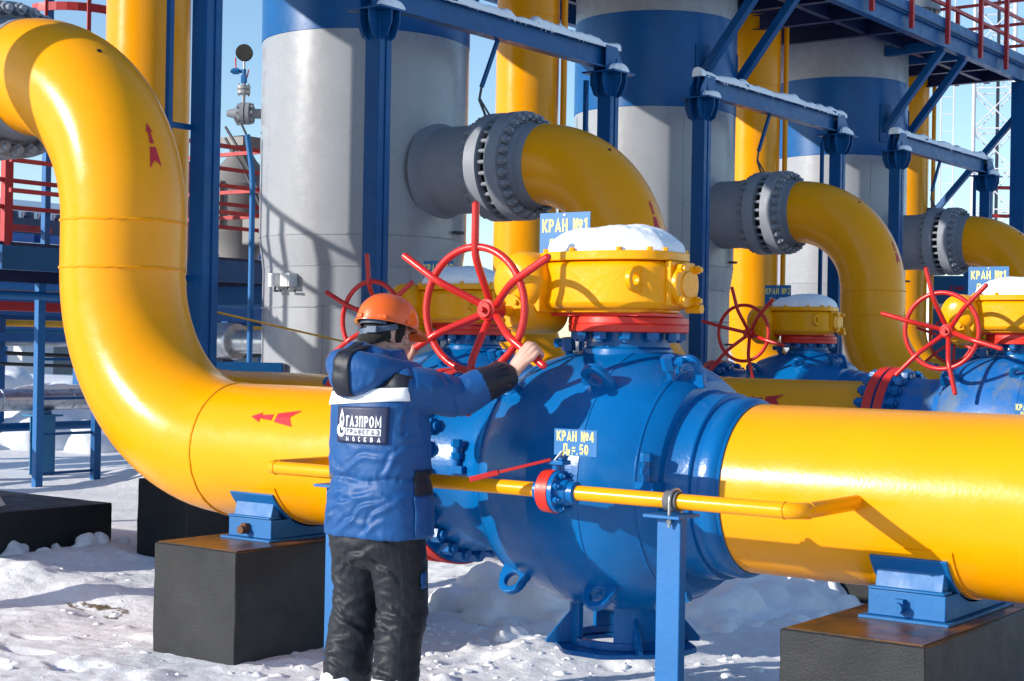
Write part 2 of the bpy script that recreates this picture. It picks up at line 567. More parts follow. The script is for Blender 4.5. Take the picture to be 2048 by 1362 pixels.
def text_mesh(body, size, o, u, v, m, parent, name='lettering', bold=.0, squeeze=1., spacing=1., align='CENTER', weight=.17):
    """bold block lettering drawn as flat strokes; every stroke a hair above the last"""
    cap = size * .73
    u, v, o = Vector(u).normalized(), Vector(v).normalized(), Vector(o)
    w = u.cross(v)
    x, items = 0., []
    for ch in body:
        gw, st = GLYPH.get(ch, GLYPH[' '])
        items.append((x, st))
        x += (gw + .1) * (1 + (spacing - 1) * 1.2)
    tot = x - .1
    x0_ = -tot / 2 if align == 'CENTER' else 0
    mb = MB()
    k = 0
    for gx_, st in items:
        for pl in st:
            cl = math.dist(pl[0], pl[-1]) < 1e-6
            n = len(pl)
            Lp, Rp = [], []
            for i in range(n):
                a = pl[(i - 1) % (n - 1)] if cl and i == 0 else pl[max(i - 1, 0)]
                c = pl[(i + 1) % (n - 1)] if cl and i == n - 1 else pl[min(i + 1, n - 1)]
                b = pl[i]
                d1 = Vector((b[0] - a[0], b[1] - a[1]))
                d2 = Vector((c[0] - b[0], c[1] - b[1]))
                d1 = d1.normalized() if d1.length > 1e-9 else d2.normalized()
                d2 = d2.normalized() if d2.length > 1e-9 else d1
                t = (d1 + d2).normalized()
                nn = Vector((-t.y, t.x))
                s_ = min(1.7, 1 / max(.3, nn.dot(Vector((-d1.y, d1.x))))) * weight / 2
                Lp.append((b[0] + nn.x * s_, b[1] + nn.y * s_))
                Rp.append((b[0] - nn.x * s_, b[1] - nn.y * s_))
            dep = .00005 * (k % 4)
            k += 1
            P = lambda q: o + u * ((x0_ + gx_ + q[0]) * cap * squeeze / .66) + v * ((q[1] - .5) * cap) + w * dep
            mb.add([P(q) for q in Lp] + [P(q) for q in Rp], [(i, n + i, n + i + 1, i + 1) for i in range(n - 1)])
    me = bpy.data.meshes.new(name)
    me.from_pydata([tuple(p) for p in mb.v], [], mb.f)
    me.materials.append(M[m])
    ob = bpy.data.objects.new(name, me)
    COL.objects.link(ob)
    if parent:
        setparent(ob, parent)
    return ob

def reorigin(o, p):
    """give part o its own origin at world point p (parent has a plain location)"""
    loc = Vector((0, 0, 0))
    q = o.parent
    while q:
        loc += q.location
        q = q.parent
    d = Vector(p) - loc
    o.data.transform(Matrix.Translation(-d))
    o.location = d

# ------------------------------------------------------------------ big ball valve
def make_valve():
    root = thing('ball_valve', 'x', 'valve', (X0, 0, .315))
    C = Vector((X0, 0, ZP))
    prof = [(-.84, .405), (-.80, .40), (-.72, .388), (-.655, .392), (-.58, .405), (-.535, .43), (-.50, .46), (-.46, .50), (-.40, .527), (-.33, .55), (-.24, .572), (-.135, .588), (-.132, .592), (-.06, .596),
            (0, .597), (.06, .596), (.132, .592), (.135, .588), (.24, .568), (.33, .522), (.40, .482), (.436, .458), (.442, .452), (.446, .415),
            (.47, .408), (.55, .402), (.556, .398), (.56, .384), (.585, .38), (.59, .386), (.615, .388), (.64, .386), (.655, .38), (.668, .368)]
    m = MB().lathe(prof, C, X, 96)
    for x in (-.46, .36):
        r = .503 if x < 0 else .507
        m.ring(C + X * x, X, r - .004, .006, 96, 6)
    body = m.build('body', 'blue', root, angle=22)
    m = MB().lathe([(-.985, .30), (-.985, .47), (-.902, .47), (-.902, .30)], C, X, 96, caps=False)
    # valve flange, blue with a red painted rim
    fl = MB().lathe([(-.84, .40), (-.885, .42), (-.897, .425), (-.897, .468), (-.978, .468), (-.978, .3)], C, X, 96)
    fl.build('end_flange', 'blue', root, angle=30)
    MB().lathe([(-.905, .469), (-.905, .476), (-.972, .476), (-.972, .469)], C, X, 96, caps=False).build('flange_rim', 'red_rim', root)
    b = MB()
    p = C + Vector((-.897, 0, .423))
    b.cyl(p - X * .002, p + X * .012, .043, n=20)
    b.cyl(p + X * .012, p + X * .07, .04, n=6)
    b.cyl(p + X * .07, p + X * .088, .022, n=14)
    p2 = C + Vector((-1.069, 0, .423))
    b.cyl(p2 + X * .002, p2 - X * .06, .04, n=6)
    b.cyl(p2 - X * .06, p2 - X * .08, .022, n=14)
    b.cyl(p, p2, .02, n=10)
    o = b.build('flange_bolt', 'blue', root, angle=25)
    T = Matrix.Translation(C - root.location) @ Matrix.Rotation(PI / 24, 4, X) @ Matrix.Translation(-(C - root.location))
    o.matrix_local = T @ o.matrix_local
    radial(o, C, X, 24, root)
    # bonnet
    B = Vector((X0, 0, 0))
    MB().lathe([(1.58, .215), (1.66, .205), (1.672, .19), (1.742, .19)], B, Z, 64).build('bonnet', 'blue', root)
    fl = MB().lathe([(1.735, .26), (1.738, .271), (1.768, .273), (1.771, .267), (1.774, .273), (1.802, .271), (1.805, .25)], B, Z, 64)
    fl.box((X0 - .33, -.24, 1.805), (X0 + .28, .01, 1.820))
    fl.build('bonnet_flange', 'red_rim', root, bevel=.002)
    b = MB().cyl(B + Vector((.232, 0, 1.704)), B + Vector((.232, 0, 1.735)), .032, n=6)
    b.cyl(B + Vector((.232, 0, 1.692)), B + Vector((.232, 0, 1.704)), .016, n=12)
    o = b.build('bonnet_bolt', 'blue', root, angle=25)
    radial(o, B, Z, 12, root)
    # gearbox
    pl = [(-.335, -.10), (-.333, -.17), (-.32, -.235), (-.29, -.28), (-.245, -.308), (-.18, -.328), (-.1, -.341), (-.01, -.346), (.07, -.342), (.15, -.329), (.22, -.302), (.275, -.265), (.30, -.225),
          (.312, -.19), (.312, -.005), (.27, .06), (.2, .145), (.11, .225), (.01, .29), (-.1, .31), (-.2, .3), (-.29, .22), (-.335, .1)]
    def plate(sc, z0, z1):
        return [[(x * sc, y * sc) for x, y in pl], Vector((X0, 0, z0)), X, Y, Z * (z1 - z0)]
    m = MB().prism(*plate(1, 1.836, 2.045))
    gb = m.build('gearbox', 'yellow_cast', root, bevel=.028)
    MB().prism(*plate(.85, 1.82, 1.84)).build('gearbox_base', 'yellow_cast', root, bevel=.006)
    m = MB().prism(*plate(1.012, 2.048, 2.088))
    m.build('gearbox_cover', 'yellow_cast', root, bevel=.005)
    for i in (1, 3, 6, 9, 11, 13, 15, 17, 19, 21):
        x, y = pl[i][0] * .95 + X0, pl[i][1] * .95
        MB().cyl((x, y, 2.084), (x, y, 2.104), .013, n=6).build('cover_bolt', 'yellow_cast', gb)
    # end cover on the right
    xe = X0 + .315
    m = MB().box((xe - .012, -.195, 1.85), (xe + .02, .012, 2.045))
    ep = m.build('end_plate', 'yellow_cast', root, bevel=.006)
    cz, cy = 1.945, -.092
    MB().lathe([(0, .1), (.018, .1), (.023, .096), (.025, .06), (.028, .058), (.032, .055)], (xe + .02, cy, cz), X, 40).build('end_cap', 'yellow_cast', root)
    for sy in (-1, 1):
        for sz in (-1, 1):
            q = Vector((xe + .04, cy + sy * .068, cz + sz * .068))
            MB().cyl(q, q + X * .02, .02, n=6).cyl(q + X * .02, q + X * .034, .012, n=10).build('cap_bolt', 'yellow_cast', ep)
    MB().cyl((xe + .0, -.02, 1.842), (xe + .075, -.02, 1.842), .022, n=6).build('drain_plug', 'yellow_cast', root)
    # lifting eyes on the gearbox front
    def eye(p, n, t):
        lug_mesh(p, n, t, .052, .028, .026).build('gearbox_eye', 'yellow_cast', root, bevel=.005)
    eye((X0 + .232, -.285, 1.962), -Y, Z)
    eye((X0 - .325, -.19, 1.962), (-.6, -.8, 0), Z)
    # worm reducer and hand wheel
    xw = -.28
    m = MB().lathe([(0, 0.0001), (.0, .06), (.012, .098), (.035, .126), (.07, .138), (.5, .138)], (xw, -.41, 1.955), Y, 40)
    m.box((xw - .1, -.36, 1.82), (xw + .12, .1, 1.95))
    m.lathe([(0, .055), (.02, .085), (.06, .1), (.3, .1)], (xw, -.40, 1.823), Y, 32)
    m.build('worm_housing', 'yellow_cast', root, bevel=.006, angle=40)
    m = MB().lathe([(0, .03), (.0, .072), (.02, .075), (.03, .075)], (xw, -.425, 1.823), Y, 28)
    m.cyl((xw, -.56, 1.823), (xw, -.42, 1.823), .024, n=16)
    ws = m.build('worm_shaft', 'yellow_cast', root)
    for k in range(4):
        a = R(45 + 90 * k)
        q = Vector((xw + .054 * cos(a), -.425, 1.823 + .054 * sin(a)))
        MB().cyl(q, q - Y * .016, .012, n=6).build('shaft_bolt', 'yellow_cast', ws)
    H = Vector((xw, -.60, 1.823))
    m = MB().lathe([(-.012, .022), (-.012, .034), (.0, .036), (.004, .047), (.05, .05), (.09, .047), (.092, .03)], H, Y, 32)
    m.cyl(H - Y * .035, H - Y * .012, .013, n=6)
    wheel = m.build('handwheel', 'red', root, angle=25)
    reorigin(wheel, H)
    rim = MB().ring(H - Y * .075, Y, .269, .0165, 80, 14).build('rim', 'red', wheel)
    for k in range(6):
        a = R(88.5 + 60 * k)
        e = Vector((cos(a), 0, sin(a)))
        pts = [H + e * .035 + Y * .035, H + e * .11 - Y * .012, H + e * .165 - Y * .047, H + e * .205 - Y * .07, H + e * .235 - Y * .082, H + e * .27 - Y * .087, H + e * .36 - Y * .09, H + e * .455 - Y * .093, H + e * .464 - Y * .093]
        MB().tube(pts, [.017] * 7 + [.0165, .009], 14).build('spoke', 'red', wheel)
    # lifting eyes, fittings on the body
    def onball(ax, ang, rad):
        a = R(ang)
        return C + X * ax + Vector((0, -cos(a), sin(a))) * rad, Vector((0, -cos(a), sin(a)))
    for ax, ang, rad, tx in ((.115, 47, .585, X), (.14, -48, .582, X), (-.36, -52, .535, X), (-.40, 46, .52, X), (.40, 74, .47, X)):
        p, n = onball(ax, ang, rad)
        lug_mesh(p - n * .012, n, tx, .068, .032, .036).build('lifting_eye', 'blue', root, bevel=.005)
    def fitting(p, n, side, L=.07):
        p, n, side = Vector(p), Vector(n).normalized(), Vector(side)
        q = MB().cyl(p - n * .02, p + n * L, .02, n=16)
        q.cyl(p + n * (L - .01), p + n * (L + .05), .032, n=6)
        q.cyl(p + n * (L + .025), p + n * (L + .025) + side * .06, .017, n=12)
        q.cyl(p + n * (L + .025) + side * .055, p + n * (L + .025) + side * .085, .024, n=6)
        q.build('drain_fitting', 'blue', root, angle=25)
    p, n = onball(.355, 66, .51); fitting(p, n, Vector((.75, .2, 0)), .05)
    p, n = onball(.42, -62, .46); fitting(p, n, Vector((.8, 0, .35)), .06)
    p, n = onball(-.27, 82, .56); fitting(p, n, Vector((-.8, 0, 0)), .03)
    def injector(p):
        p = Vector(p)
        q = MB().box(p + Vector((-.045, -.02, -.02)), p + Vector((.045, .06, .015)))
        q.cyl(p, p + Z * .045, .018, n=14).cyl(p + Z * .045, p + Z * .075, .026, n=6).cyl(p + Z * .075, p + Z * .10, .017, n=14).cyl(p + Z * .10, p + Z * .135, .027, n=6)
        q.build('grease_injector', 'blue', root, angle=25)
    injector((X0 - .66, -.405, 1.10)); injector((X0 + .41, -.49, 1.10))
    p = Vector((X0 - .03, -.196, 1.70))
    MB().cyl(p + Y * .02, p - Y * .02, .012, n=10).ball(p - Y * .025, .016, 12, 8).build('grease_nipple', 'steel', root)
    # stand
    pl = [(.29, -.22), (.29, .22), (.22, .29), (-.22, .29), (-.29, .22), (-.29, -.22), (-.22, -.29), (.22, -.29)]
    N = 48
    o8, i8 = [], []
    for i in range(N):
        a = 2 * PI * i / N
        k = min(.33 / max(abs(cos(a)), 1e-6), .33 / max(abs(sin(a)), 1e-6), .43 / (abs(cos(a)) + abs(sin(a))) * 1.0)
        o8.append((k * cos(a), k * sin(a)))
        i8.append((.2 * cos(a), .2 * sin(a)))
    m = MB().holed(o8, i8, (X0, 0, .315), X, Y, Z * .022)
    # skirt with four window openings: ring below, ring above, four posts
    def arcwall(a0, a1, z0, z1, n):
        o = [(.245 * cos(R(a0 + (a1 - a0) * i / n)), .245 * sin(R(a0 + (a1 - a0) * i / n))) for i in range(n + 1)]
        q = [(.22 * cos(R(a0 + (a1 - a0) * i / n)), .22 * sin(R(a0 + (a1 - a0) * i / n))) for i in range(n, -1, -1)]
        m.prism(o + q, (X0, 0, z0), X, Y, Z * (z1 - z0))
    arcwall(0, 359.99, .337, .372, 48)
    for k in range(4):
        arcwall(-68 + 90 * k, -22 + 90 * k, .372, .62, 10)
        a = R(-45 + 90 * k)
        e = Vector((cos(a), sin(a), 0))
        t = Vector((-sin(a), cos(a), 0)) * .018
        m.prism([(.24, 0), (.355, 0), (.355, .02), (.24, .15)], Vector((X0, 0, .337)) - t / 2, e, Z, t)
    m.build('stand', 'blue', root, bevel=.003)
    return root

def snow_dome(name, label, poly, z, H, mname='snow_clean', seed=0, group=None, over=1.):
    """a cap of fresh snow over a plan outline (poly in world xy)"""
    cx = sum(p[0] for p in poly) / len(poly)
    cy = sum(p[1] for p in poly) / len(poly)
    n = len(poly)
    K = 26
    m = MB()
    vs_, fs = [], []
    for k in range(K + 1):
        t = k / K
        rr = min(1, t * 1.04) ** .8
        for i in range(n):
            x = cx + (poly[i][0] - cx) * rr * over
            y = cy + (poly[i][1] - cy) * rr * over
            h = H * (1 - rr ** 3.6) ** .6 if rr < 1 else 0
            if k == K:
                h = -.012
            nz = noise.noise(Vector((x * 4 + seed, y * 4, 0))) * .026 + noise.noise(Vector((x * 13 + seed, y * 13, 3))) * .009 + noise.noise(Vector((x * 38 + seed, y * 38, h * 30))) * .0035
            pr = (noise.noise(Vector((x * 6 + seed, y * 6, h * 9))) * .05 + noise.noise(Vector((x * 22 + seed, y * 22, h * 25))) * .022) * t
            vs_.append(Vector((x + (x - cx) * pr, y + (y - cy) * pr, z + h + nz * (1 - t ** 6))))
    for k in range(K):
        for i in range(n):
            j = (i + 1) % n
            if k == 0:
                continue
            fs.append((k * n + i, k * n + j, (k + 1) * n + j, (k + 1) * n + i))
    fs.append(tuple(range(n, 2 * n)))
    m.add(vs_, fs)
    o = m.build(name, mname, None, angle=60)
    return tag(o, label, 'snow', group)

def resample(poly, n):
    L = [0]
    k = len(poly)
    for i in range(k):
        a, b = poly[i], poly[(i + 1) % k]
        L.append(L[-1] + math.hypot(b[0] - a[0], b[1] - a[1]))
    out = []
    for q in range(n):
        s = L[-1] * q / n
        i = max(j for j in range(k) if L[j] <= s)
        t = (s - L[i]) / max(1e-9, L[i + 1] - L[i])
        a, b = poly[i], poly[(i + 1) % k]
        out.append((a[0] + (b[0] - a[0]) * t, a[1] + (b[1] - a[1]) * t))
    return out

VG = 'blue ball valves along the pipe rows'
valve = make_valve()
valve['label'] = 'large blue ball valve with yellow gearbox whose red wheel the worker turns'
valve['group'] = VG
U2, T2 = -3.05, 2.75
VALVES = [(0, 0, 0)]
for off, lab, rot in (((U2, T2, 0), 'blue ball valve half hidden behind the worker in the orange helmet', 6),
                      ((0, S, 0), 'dusty blue ball valve at the right edge of the photo, red flange beside its wheel', 16),
                      ((U2, T2 + S, 0), 'shaded blue ball valve between the black-shadowed blue post and the yellow downpipe', 17),
                      ((U2, T2 + 2 * S, 0), 'farthest ball valve, its dark red wheel seen through the wheel at the right', 12),
                      ((0, 2 * S, 0), 'far ball valve on the line beyond the right edge', 5)):
    if off == (0, 2 * S, 0):
        continue
    v = copy_tree(valve, off, lab)
    VALVES.append(off)
    for ch in KIDS(v):
        if ch.name.startswith('handwheel'):
            ch.rotation_euler = (0, -R(rot), 0)
        if off == (0, S, 0) and ch.name.split('.')[0] == 'body':
            ch.data = ch.data.copy()
            ch.data.materials[0] = M['blue_dusty']
cap_poly = [(-.32, -.10), (-.31, -.2), (-.27, -.27), (-.18, -.31), (-.01, -.33), (.15, -.31), (.25, -.26), (.305, -.19), (.305, -.01), (.26, .06), (.19, .14), (.1, .215), (.0, .27), (-.1, .295), (-.2, .28), (-.28, .2), (-.32, .05)]
for i, (off, lab) in enumerate(zip(VALVES, ('thick white snow cap on the sunlit yellow gearbox in the middle',
                                            'snow cap on the gearbox behind the orange helmet',
                                            'sunlit snow cap on the gearbox cut by the right edge',
                                            'shaded bluish snow cap on the far gearbox left of the yellow downpipe',
                                            'small snow cap on the farthest gearbox'))):
    pl = [(X0 + .0 + x * .985 + off[0], y * .985 + off[1]) for x, y in resample(cap_poly, 150)]
    snow_dome('settled_snow', lab, pl, 2.086, .13 if i else .125, seed=i * 13.7, group='snow caps on the valve gearboxes')
# ------------------------------------------------------------------ pipes
def cyl_mark(m, poly, c, ax, side, up, r, flip=1):
    """flat painted outline wrapped on a pipe: poly in (along axis, around) metres"""
    c, ax, side, up = map(Vector, (c, ax, side, up))
    def P(q):
        a = q[1] / r
        return c + ax * q[0] + (side * cos(a) + up * sin(a)) * (r + .003)
    # triangulate by fan strips: outlines are small and nearly flat
    m.add([P(q) for q in poly], [tuple(range(len(poly)))])

ARROW = ([(0, 0), (.075, .046), (.068, .018), (.068, -.014), (.075, -.05)], [(.068, .018), (.155, .03), (.155, -.028), (.068, -.014)],
         [(.18, .042), (.335, .085), (.275, .01), (.18, 0)], [(.18, 0), (.275, .01), (.315, -.075), (.18, -.04)])

def nozzle_bolts(root, C, ax, r, n, x0, x1, m='grey_flange'):
    """studs through a pair of flanges, nuts outside both"""
    u, v, a = basis(ax)
    p = C + u * r
    b = MB().cyl(p + a * (x0 - .075), p + a * (x1 + .075), .019, n=12)
    for s, x in ((-1, x0), (1, x1)):
        b.cyl(p + a * x, p + a * (x + s * .052), .04, n=6)
        b.cyl(p + a * (x + s * .05), p + a * (x + s * .085), .024, n=12, r2=.02)
    o = b.build('flange_bolt', m, root, angle=25)
    radial(o, C, a, n, root)

BR = 1.0
BU = .93             # radius of the upper bend
XR = -3.43           # riser
ZN = 3.28            # nozzle height
XS = XR - 1.0
def make_riser_pipe(k, dx=0.):
    y = k * S
    XR, XS = -3.43 + dx, -4.43 + dx
    XU = XR - BU
    root = thing('gas_pipe', 'x', 'pipe', (XR, y, ZP - PR), 'yellow pipes bent down from the vessels')
    path = [(XS, y, ZN)] + arc((XU, y, ZN - BU), Z, X, BU, 0, 90, 26) + arc((XR + BR, y, ZP + BR), -X, -Z, BR, 0, 90, 26) + [(X0 - 1.13, y, ZP)]
    m = MB().tube(path, PR, 72, caps=True)
    m.build('pipe', 'yellow', root, angle=60)
    for c, ax in (((XR, y, ZN - BU), Z), ((XR, y, ZP + BR), Z), ((XR + BR, y, ZP), X)):
        w = MB()
        u, v, a = basis(ax)
        pts = [Vector(c) + (u * cos(2 * PI * i / 120) + v * sin(2 * PI * i / 120)) * (PR - .001 + .0025 * noise.noise(Vector((i * .9, c[0] * 3, c[2])))) + a * (.004 * noise.noise(Vector((i * .7, c[0], 5)))) for i in range(120)]
        w.tube(pts, .0085, 8, closed=True)
        w.build('weld_seam', 'yellow', root)
    # neck and flange at the vessel side, grey
    C = Vector((0, y, ZN))
    m = MB().lathe([(XS + .01, .364), (XS - .03, .385), (XS - .066, .39), (XS - .07, .40), (XS - .07, .49), (XS - .20, .49), (XS - .20, .3)], C, X, 72, caps=False)
    m.build('neck_flange', 'grey_flange', root, angle=30)
    MB().tube([(XS, y, ZN), (XU - .002, y, ZN)] + arc((XU, y, ZN - BU), Z, X, BU, 0, 1 if k == 2 else 3, 3), PR + .004, 72).build('grey_collar', 'grey_flange', root, angle=60)
    MB().lathe([(XS - .32, .40), (XS - .18, .40)], C, X, 48).build('gap_shade_core', 'void', root)  # added black core stands in for the shade between the two flanges
    nozzle_bolts(root, C, X, .442, 28, XS - .43, XS - .07)
    # counter flange at the ball valve
    C = Vector((X0, y, ZP))
    MB().lathe([(-1.14, .366), (-1.09, .42), (-1.069, .425), (-1.069, .468), (-.988, .468), (-.988, .3)], C, X, 96, caps=False).build('counter_flange', 'blue', root, angle=30)
    MB().lathe([(-1.064, .469), (-1.064, .476), (-.994, .476), (-.994, .469)], C, X, 96, caps=False).build('flange_rim', 'red_rim', root)
    MB().lathe([(-.99, .455), (-.976, .455)], C, X, 64).build('gasket', 'void', root)
    # stencilled flow arrows
    m = MB()
    for pl in ARROW:
        cyl_mark(m, [(q[0], q[1] * .62) for q in pl], (-2.03, y, ZP), X, Vector((0, -cos(R(34)), sin(R(34)))), Vector((0, sin(R(34)), cos(R(34)))), PR)
    m.build('flow_arrow', 'decal_red', root)
    m = MB()
    for pl in ARROW:
        pts = []
        for q in pl:
            ph = R(26) - q[0] * .82 / (BU + .3)
            ps = R(-6) - q[1] * .5 / PR
            e = Vector((cos(ph), 0, sin(ph)))
            pts.append(Vector((XU, y, ZN - BU)) + e * BU + (e * cos(ps) + Y * sin(ps)) * (PR + .003))
        m.add(pts, [tuple(range(len(pts)))])
    m.build('flow_arrow', 'decal_red', root)
    # small plugged hole on the elbow back
    ph, ps = R(52), R(-14)
    e = Vector((cos(ph), 0, sin(ph)))
    nrm = e * cos(ps) + Y * sin(ps)
    p = Vector((XU, y, ZN - BU)) + e * BU + nrm * (PR - .01)
    MB().ring(p + nrm * .011, nrm, .012, .004, 16, 6).cyl(p, p + nrm * .0115, .011, n=12).build('plug_hole', 'void', root)
    return root

PIPE_LAB = ['big sunlit yellow pipe curving down at the left, two red flow arrows on it',
            'shaded yellow elbow pipe behind the middle gearbox, from the first grey vessel',
            'shaded yellow pipe bending down right of the far snow-capped gearbox',
            'farthest yellow elbow leaving the photo at the right edge']
for k, dx in ((0, 0.), (1, .09), (2, -.02), (3, 0.)):
    make_riser_pipe(k, dx)['label'] = PIPE_LAB[k]

# right hand run of the nearest line
run = thing('gas_pipe', 'broad sunlit yellow pipe running off the right edge from the blue valve', 'pipe', (X0 + .68, 0, ZP - PR))
MB().tube([(X0 + .655, 0, ZP), (2.2, 0, ZP), (6, 0, ZP), (14, 0, ZP)], PR, 96).build('pipe', 'yellow', run, angle=60)
MB().ring((X0 + .672, 0, ZP), X, PR + .003, .008, 110, 6).build('weld_seam', 'blue', run)

# second lines: column - elbow - valve, and on into the ground
def make_column(k):
    y = T2 + k * S
    xc = -6.45 if k else -6.5
    root = thing('gas_riser', 'x', 'pipe', (xc, y, ZP - PR), 'tall yellow standpipes beside the vessels')
    path = [(xc, y, 8.6), (xc, y, 6), (xc, y, 3)] + arc((xc + BR, y, ZP + BR), -X, -Z, BR, 0, 90, 22) + [(U2 + X0 - 1.13, y, ZP)]
    MB().tube(path, PR - .01, 64).build('pipe', 'yellow', root, angle=60)
    for c, ax in (((xc, y, ZP + BR), Z), ((xc + BR, y, ZP), X), ((xc, y, 5.3), Z)):
        MB().ring(c, ax, PR - .012, .006, 90, 6).build('weld_seam', 'yellow', root)
    C = Vector((X0 + U2, y, ZP))
    MB().lathe([(-1.14, .356), (-1.09, .42), (-1.069, .425), (-1.069, .468), (-.988, .468), (-.988, .3)], C, X, 64, caps=False).build('counter_flange', 'blue', root, angle=30)
    MB().lathe([(-1.064, .469), (-1.064, .476), (-.994, .476), (-.994, .469)], C, X, 64, caps=False).build('flange_rim', 'red_rim', root)
    C = Vector((xc, y, 0))
    m = MB().lathe([(7.05, .36), (7.1, .5), (7.22, .5), (7.22, .43), (7.3, .43), (7.3, .5), (7.42, .5), (7.47, .36)], C, Z, 56, caps=False)
    m.build('grey_flange', 'grey_flange', root, angle=30)
    b = MB().cyl((xc + .45, y, 7.03), (xc + .45, y, 7.49), .02, n=10).cyl((xc + .45, y, 7.05), (xc + .45, y, 7.1), .034, n=6).cyl((xc + .45, y, 7.42), (xc + .45, y, 7.47), .034, n=6)
    o = b.build('flange_bolt', 'grey_flange', root)
    radial(o, C, Z, 20, root)
    # thin line strapped to the column
    if k:
        MB().tube([(xc + .41, y + .12, 1.9), (xc + .41, y + .12, 8.5)], .035, 12).build('thin_pipe', 'yellow', root)
    return root
col_lab = ['tall yellow standpipe at the upper left behind the big elbow',
           'yellow standpipe with patches of sun between the first two grey vessels',
           'shaded yellow standpipe with sun patches between the second and third vessels',
           'narrow yellow standpipe right of the third vessel under the platform']
for k in range(4):
    c = make_column(k)
    c['label'] = col_lab[k]
def make_dive(off, lab):
    root = thing('gas_pipe', lab, 'pipe', (X0 + .68 + off[0], off[1], ZP - PR))
    x1 = X0 + .655 + off[0]
    path = [(x1, off[1], ZP)] + [(x1 + .35, off[1], ZP)] + arc((x1 + .35, off[1], ZP - .7), Z, X, .7, 0, 90, 16) + [(x1 + 1.05, off[1], -.2)]
    MB().tube(path, PR, 48).build('pipe', 'yellow', root, angle=60)
    MB().ring((x1 + .02, off[1], ZP), X, PR + .003, .008, 80, 6).build('weld_seam', 'blue', root)
make_dive((U2, T2 + S), 'short yellow pipe stub right of the shaded far ball valve')
make_dive((U2, T2), 'short yellow pipe behind the big blue ball, diving into the snow')

# ------------------------------------------------------------------ bypass line
YB, ZB = -.837, 1.085
XB = 1.358
by = thing('bypass_pipe', 'thin yellow bypass pipe in front of the big blue ball', 'pipe', (0, YB, ZB - .035))
def corner(sx):
    return arc((sx * (XB - .06), YB + .06, ZB), Vector((sx, 0, 0)), -Y, .06, 0, 90, 8)
rb = .0305
cl, cr = corner(-1), corner(1)
m = MB().tube([(-XB, -.33, ZB), (-XB, -.6, ZB)] + cl + [(0, YB, ZB)] + cr[::-1] + [(XB, -.6, ZB), (XB, -.33, ZB)], rb, 24)
m.build('pipe', 'yellow', by, angle=60)
for sx in (-1, 1):
    for c, ax, q in (((sx * (XB - .06), YB, ZB), X, rb), ((sx * XB, YB + .06, ZB), Y, rb), ((sx * XB, -.352, ZB), Y, rb + .003)):
        MB().ring(c, ax, q, .0035, 28, 6).build('weld_seam', 'yellow', by)
m = MB()
pts = [(XB - .035 + .016 * cos(2 * PI * i / 14) * (1 + .3 * noise.noise(Vector((i, 0, 0)))), .014 * sin(2 * PI * i / 14) * (1 + .3 * noise.noise(Vector((i, 4, 0))))) for i in range(14)]
m.add([Vector((x, YB - math.sqrt(max(0, rb ** 2 - z * z)) - .0015 + max(0, (x - XB + .06)) * .35, ZB + z - .004)) for x, z in pts], [tuple(range(14))])
m.build('rust_scar', 'rubber_grey', by)

bv = thing('bypass_valve', 'small blue valve with red disc and long red lever on the thin yellow pipe', 'valve', (.28, YB, ZB - .09))
A = Vector((.29, YB, ZB))
m = MB().lathe([(-.105, .036), (-.1, .044), (-.075, .044), (-.07, .052), (-.055, .058)], A, X, 32)
m.lathe([(-.015, .066), (.0, .086), (.022, .086), (.024, .062), (.036, .058), (.06, .052), (.065, .046), (.09, .044), (.095, .036)], A, X, 32)
m.build('body', 'blue', bv, angle=25)
MB().lathe([(-.058, .06), (-.055, .087), (-.0, .089), (.0, .06)], A, X, 48).build('red_disc', 'red_rim', bv)
for k in range(8):
    a = 2 * PI * (k + .5) / 8
    p = A + Vector((.022, .07 * cos(a), .07 * sin(a)))
    MB().cyl(p, p + X * .02, .013, n=6).cyl(p + X * .02, p + X * .03, .007, n=8).build('flange_nut', 'blue', bv)
m = MB().cyl(A + Vector((-.01, 0, .08)), A + Vector((-.01, 0, .112)), .018, n=16)
m.box(A + Vector((-.035, -.03, .108)), A + Vector((.04, .03, .126)))
m.box(A + Vector((.0, -.018, .126)), A + Vector((.03, .018, .138)))
m.build('stem', 'blue', bv, bevel=.003)
m = MB().bar(A + Vector((-.02, -.025, .128)), A + Vector((-.20, -.155, .07)), .02, .012).bar(A + Vector((-.19, -.148, .073)), A + Vector((-.285, -.215, .042)), .028, .021)
m.build('lever', 'red', bv, bevel=.003)
m = MB().bar(A + Vector((-.005, 0, .126)), A + Vector((.03, -.0, .165)), .05, .004).bar(A + Vector((.03, 0, .163)), A + Vector((.04, -.004, .21)), .05, .004, up=Y)
m.build('sign_bracket', 'white_paint', bv)

def post(x, lab, n):
    r = thing('pipe_post', lab, 'post', (x, YB, 0), 'blue posts holding the thin bypass pipe')
    m = MB().box((x - .052, YB - .028, -.15), (x + .052, YB + .02, ZB - .062))
    m.build('column', 'bright_blue', r, bevel=.004)
    MB().box((x - .088, YB - .075, ZB - .062), (x + .072, YB + .085, ZB - .05)).build('top_plate', 'bright_blue', r, bevel=.002)
    MB().lathe([(-.026, rb + .001), (-.026, rb + .009), (.03, rb + .009), (.03, rb + .001)], (x + .0, YB, ZB), X, 28, caps=False).build('rubber_pad', 'rubber_grey', r)
    m = MB()
    pts = [(x + .012, YB - rb - .016, ZB - .095), (x + .012, YB - rb - .016, ZB)] + arc((x + .012, YB, ZB), -Y, Z, rb + .016, 0, 180, 14) + [(x + .012, YB + rb + .016, ZB - .095)]
    m.tube(pts, .006, 10)
    for s in (-1, 1):
        q = Vector((x + .012, YB + s * (rb + .016), ZB - .082))
        m.cyl(q, q + Z * .014, .011, n=6)
    m.build('u_clamp', 'steel', r)
post(.825, 'blue square post with a pipe clamp in front of the big blue ball', 0)
post(-.905, 'blue post mostly hidden behind the worker\'s left side', 1)

